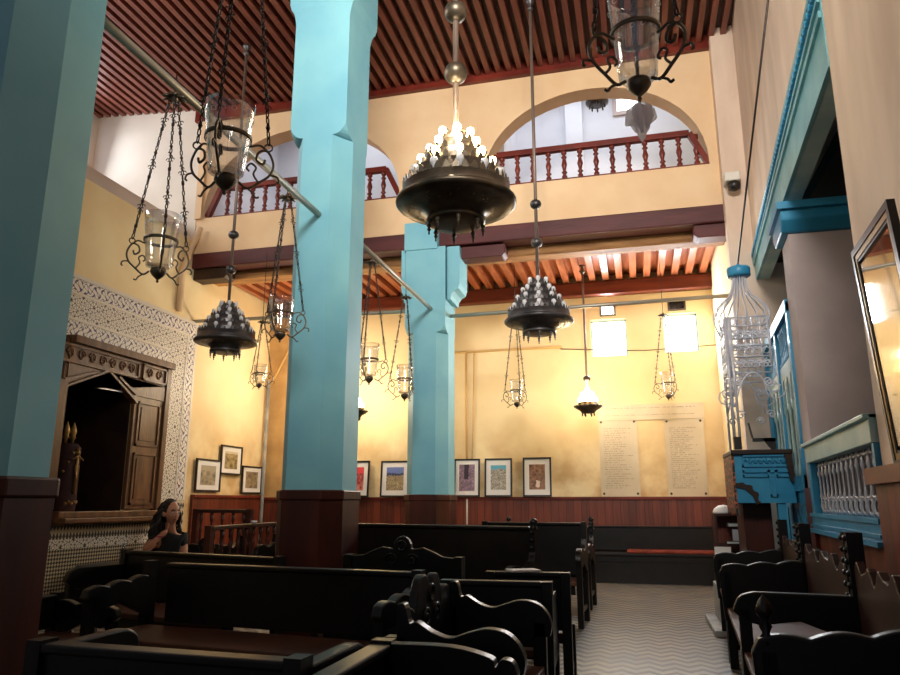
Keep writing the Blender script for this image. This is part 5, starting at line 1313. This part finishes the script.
# hair: a cap and many wavy locks falling behind the shoulders
hb = MB(); rnd = random.Random(5)
hv = []; hf = []; nu, nv = 10, 20
for i in range(nu+1):
    ph = PI*.5+PI*.5*i/nu if False else PI*i/nu
    for k in range(nv):
        th = 2*PI*k/nv; f = math.sin(ph)*math.cos(th); s_ = math.sin(ph)*math.sin(th); u = -math.cos(ph)
        hv.append(HP(-.028+.1*f, .088*s_, .018+.118*u))
for i in range(nu):
    for k in range(nv): hf.append((i*nv+k, i*nv+(k+1) % nv, (i+1)*nv+(k+1) % nv, (i+1)*nv+k))
hb.add(hv, hf, True)
for n_ in range(120):
    th = rnd.uniform(1.45, 2*PI-1.45); ph = rnd.uniform(.1, 1.6)
    f, s_, u = math.sin(ph)*math.cos(th), math.sin(ph)*math.sin(th), math.cos(ph)
    p0 = Vector((-.02+.1*f, .085*s_, .02+.12*u)); ln_ = rnd.uniform(.36, .6); P = []; R_ = []
    w = rnd.uniform(0, 6)
    for k in range(13):
        q_ = k/12; sp_ = 1+.55*math.sin(min(1, q_*1.3)*PI*.6)
        x = p0.x*sp_-.03*q_+.012*math.sin(w+q_*17); y = p0.y*sp_*(1+.25*q_)+.012*math.cos(w+q_*15); z = p0.z-ln_*q_**1.25
        P.append(HP(min(x, .02), y, z)); R_.append(.013*(1-.55*q_))
    hb.tube(P, R_, 5)
hb.build('hair', mat_plain('dark_hair', lin(24,18,18), .4), pt)
fm = MB()
for sg in (-1, 1): fm.ball(HP(.082, sg*.03, .006), .0105, 8, 6)
fm.build('eyes', mat_plain('eye_white', lin(210,205,200), .3), pt)
fm = MB()
for sg in (-1, 1):
    fm.ball(HP(.0905, sg*.03, .006), .0055, 6, 5); fm.tube([HP(.088, sg*.012, .03), HP(.09, sg*.03, .037), HP(.08, sg*.048, .03)], .004, 5)
fm.build('brows', mat_plain('brow_black', lin(20,14,14), .5), pt)
MB().tube([HP(.088, -.022, -.058), HP(.096, 0, -.056), HP(.088, .022, -.058)], [.003, .007, .003], 6).build('lips', mat_plain('lips', lin(150,72,70), .4), pt)
br = MB(); br.ring(J['wR']-Vector((0, 0, 0)), .031, .006, 14, 'z', 5); br.build('bracelet', mat_plain('pink_band', lin(170,50,90), .4), pt)
wb = gx
bench('dark bench that the woman in the black top sits on', (gx.x-.55, gx.y+.2), (gx.x+.55, gx.y+.2), .5, .31, .60, (None, None), posth=.62)

# ================================================================== light
def area(name, loc, target, sx, sy, col, e, spread=PI):
    d = bpy.data.lights.new(name, 'AREA'); d.shape = 'RECTANGLE'; d.size = sx; d.size_y = sy; d.color = col; d.energy = e; d.spread = spread
    o = bpy.data.objects.new(name, d); C.objects.link(o); o.location = loc
    o.rotation_euler = (Vector(target)-Vector(loc)).to_track_quat('-Z', 'Y').to_euler(); return o
def point(name, loc, col, e, r=.1):
    d = bpy.data.lights.new(name, 'POINT'); d.color = col; d.energy = e; d.shadow_soft_size = r
    o = bpy.data.objects.new(name, d); C.objects.link(o); o.location = loc; return o
DAY = (.86, .93, 1); WARM = (1, .85, .64)
area('daylight_side_window', (XB+.1, 8.6, 7.3), (0, 7.5, 5.5), 2.4, 1.1, DAY, 45)
area('daylight_side_bay', (-8.9, 4.2, 7.0), (0, 5.0, 5.5), 3.5, 1.4, (1, .93, .84), 230)
area('daylight_gallery_right', (-.4, 11.6, 8.85), (-.4, 11.8, 5), 2.6, 1.6, DAY, 48)
area('daylight_gallery_left', (-5, 11.6, 8.85), (-5, 11.8, 5), 2.6, 1.6, DAY, 40)
for h in wh: area('daylight_back_window', ((h[0]+h[1])/2, YB-.03, (h[2]+h[3])/2), ((h[0]+h[1])/2, 8, 3.8), .55, .6, DAY, 75)
area('daylight_vent', ((vh[0][0]+vh[0][1])/2, YB-.05, 4.75), (0, 9, 5.3), .2, .15, DAY, 6)
area('daylight_side_room', (2.7, 8.6, 4.6), (2.5, 8.6, 0), 1.2, 2.5, DAY, 25)
for k in range(3): point('chandelier_light', (G1.x+.24*math.cos(k*2.1+.6), G1.y+.24*math.sin(k*2.1+.6), G1.z+.52), WARM, 11, .05)
point('pendant_or_fill_light', (P1.x, P1.y, P1.z+.3), WARM, 52, .1)
point('pendant_or_fill_light', (P2.x, P2.y, P2.z+.3), WARM, 52, .1)
point('pendant_or_fill_light', (-5.6, 11.6, 3.4), WARM, 75, .1)  # unseen warm fill added for the left wall; no pendant hangs here
area('fill_behind_camera', (-.5, -2.6, 2.4), (-.5, 6, 2.4), 3, 2.4, (1, .95, .9), 5)  # added low fill from behind the camera, not a known doorway
area('fill_high_behind_camera', (.2, -.6, 6.6), (-1.6, 10, 6.0), 2.2, 1.4, (1, .94, .86), 215, math.radians(80))  # invented source behind the camera, added to brighten arch wall and right wall
w = bpy.data.worlds.new('world'); bpy.context.scene.world = w; w.use_nodes = True
bg = w.node_tree.nodes['Background']; bg.inputs[0].default_value = (.8, .86, 1, 1); bg.inputs[1].default_value = .12
sc = bpy.context.scene
sc.view_settings.view_transform = 'Standard'; sc.view_settings.look = 'None'; sc.view_settings.gamma = 1; sc.view_settings.use_curve_mapping = False
sc.view_settings.exposure = 0.0
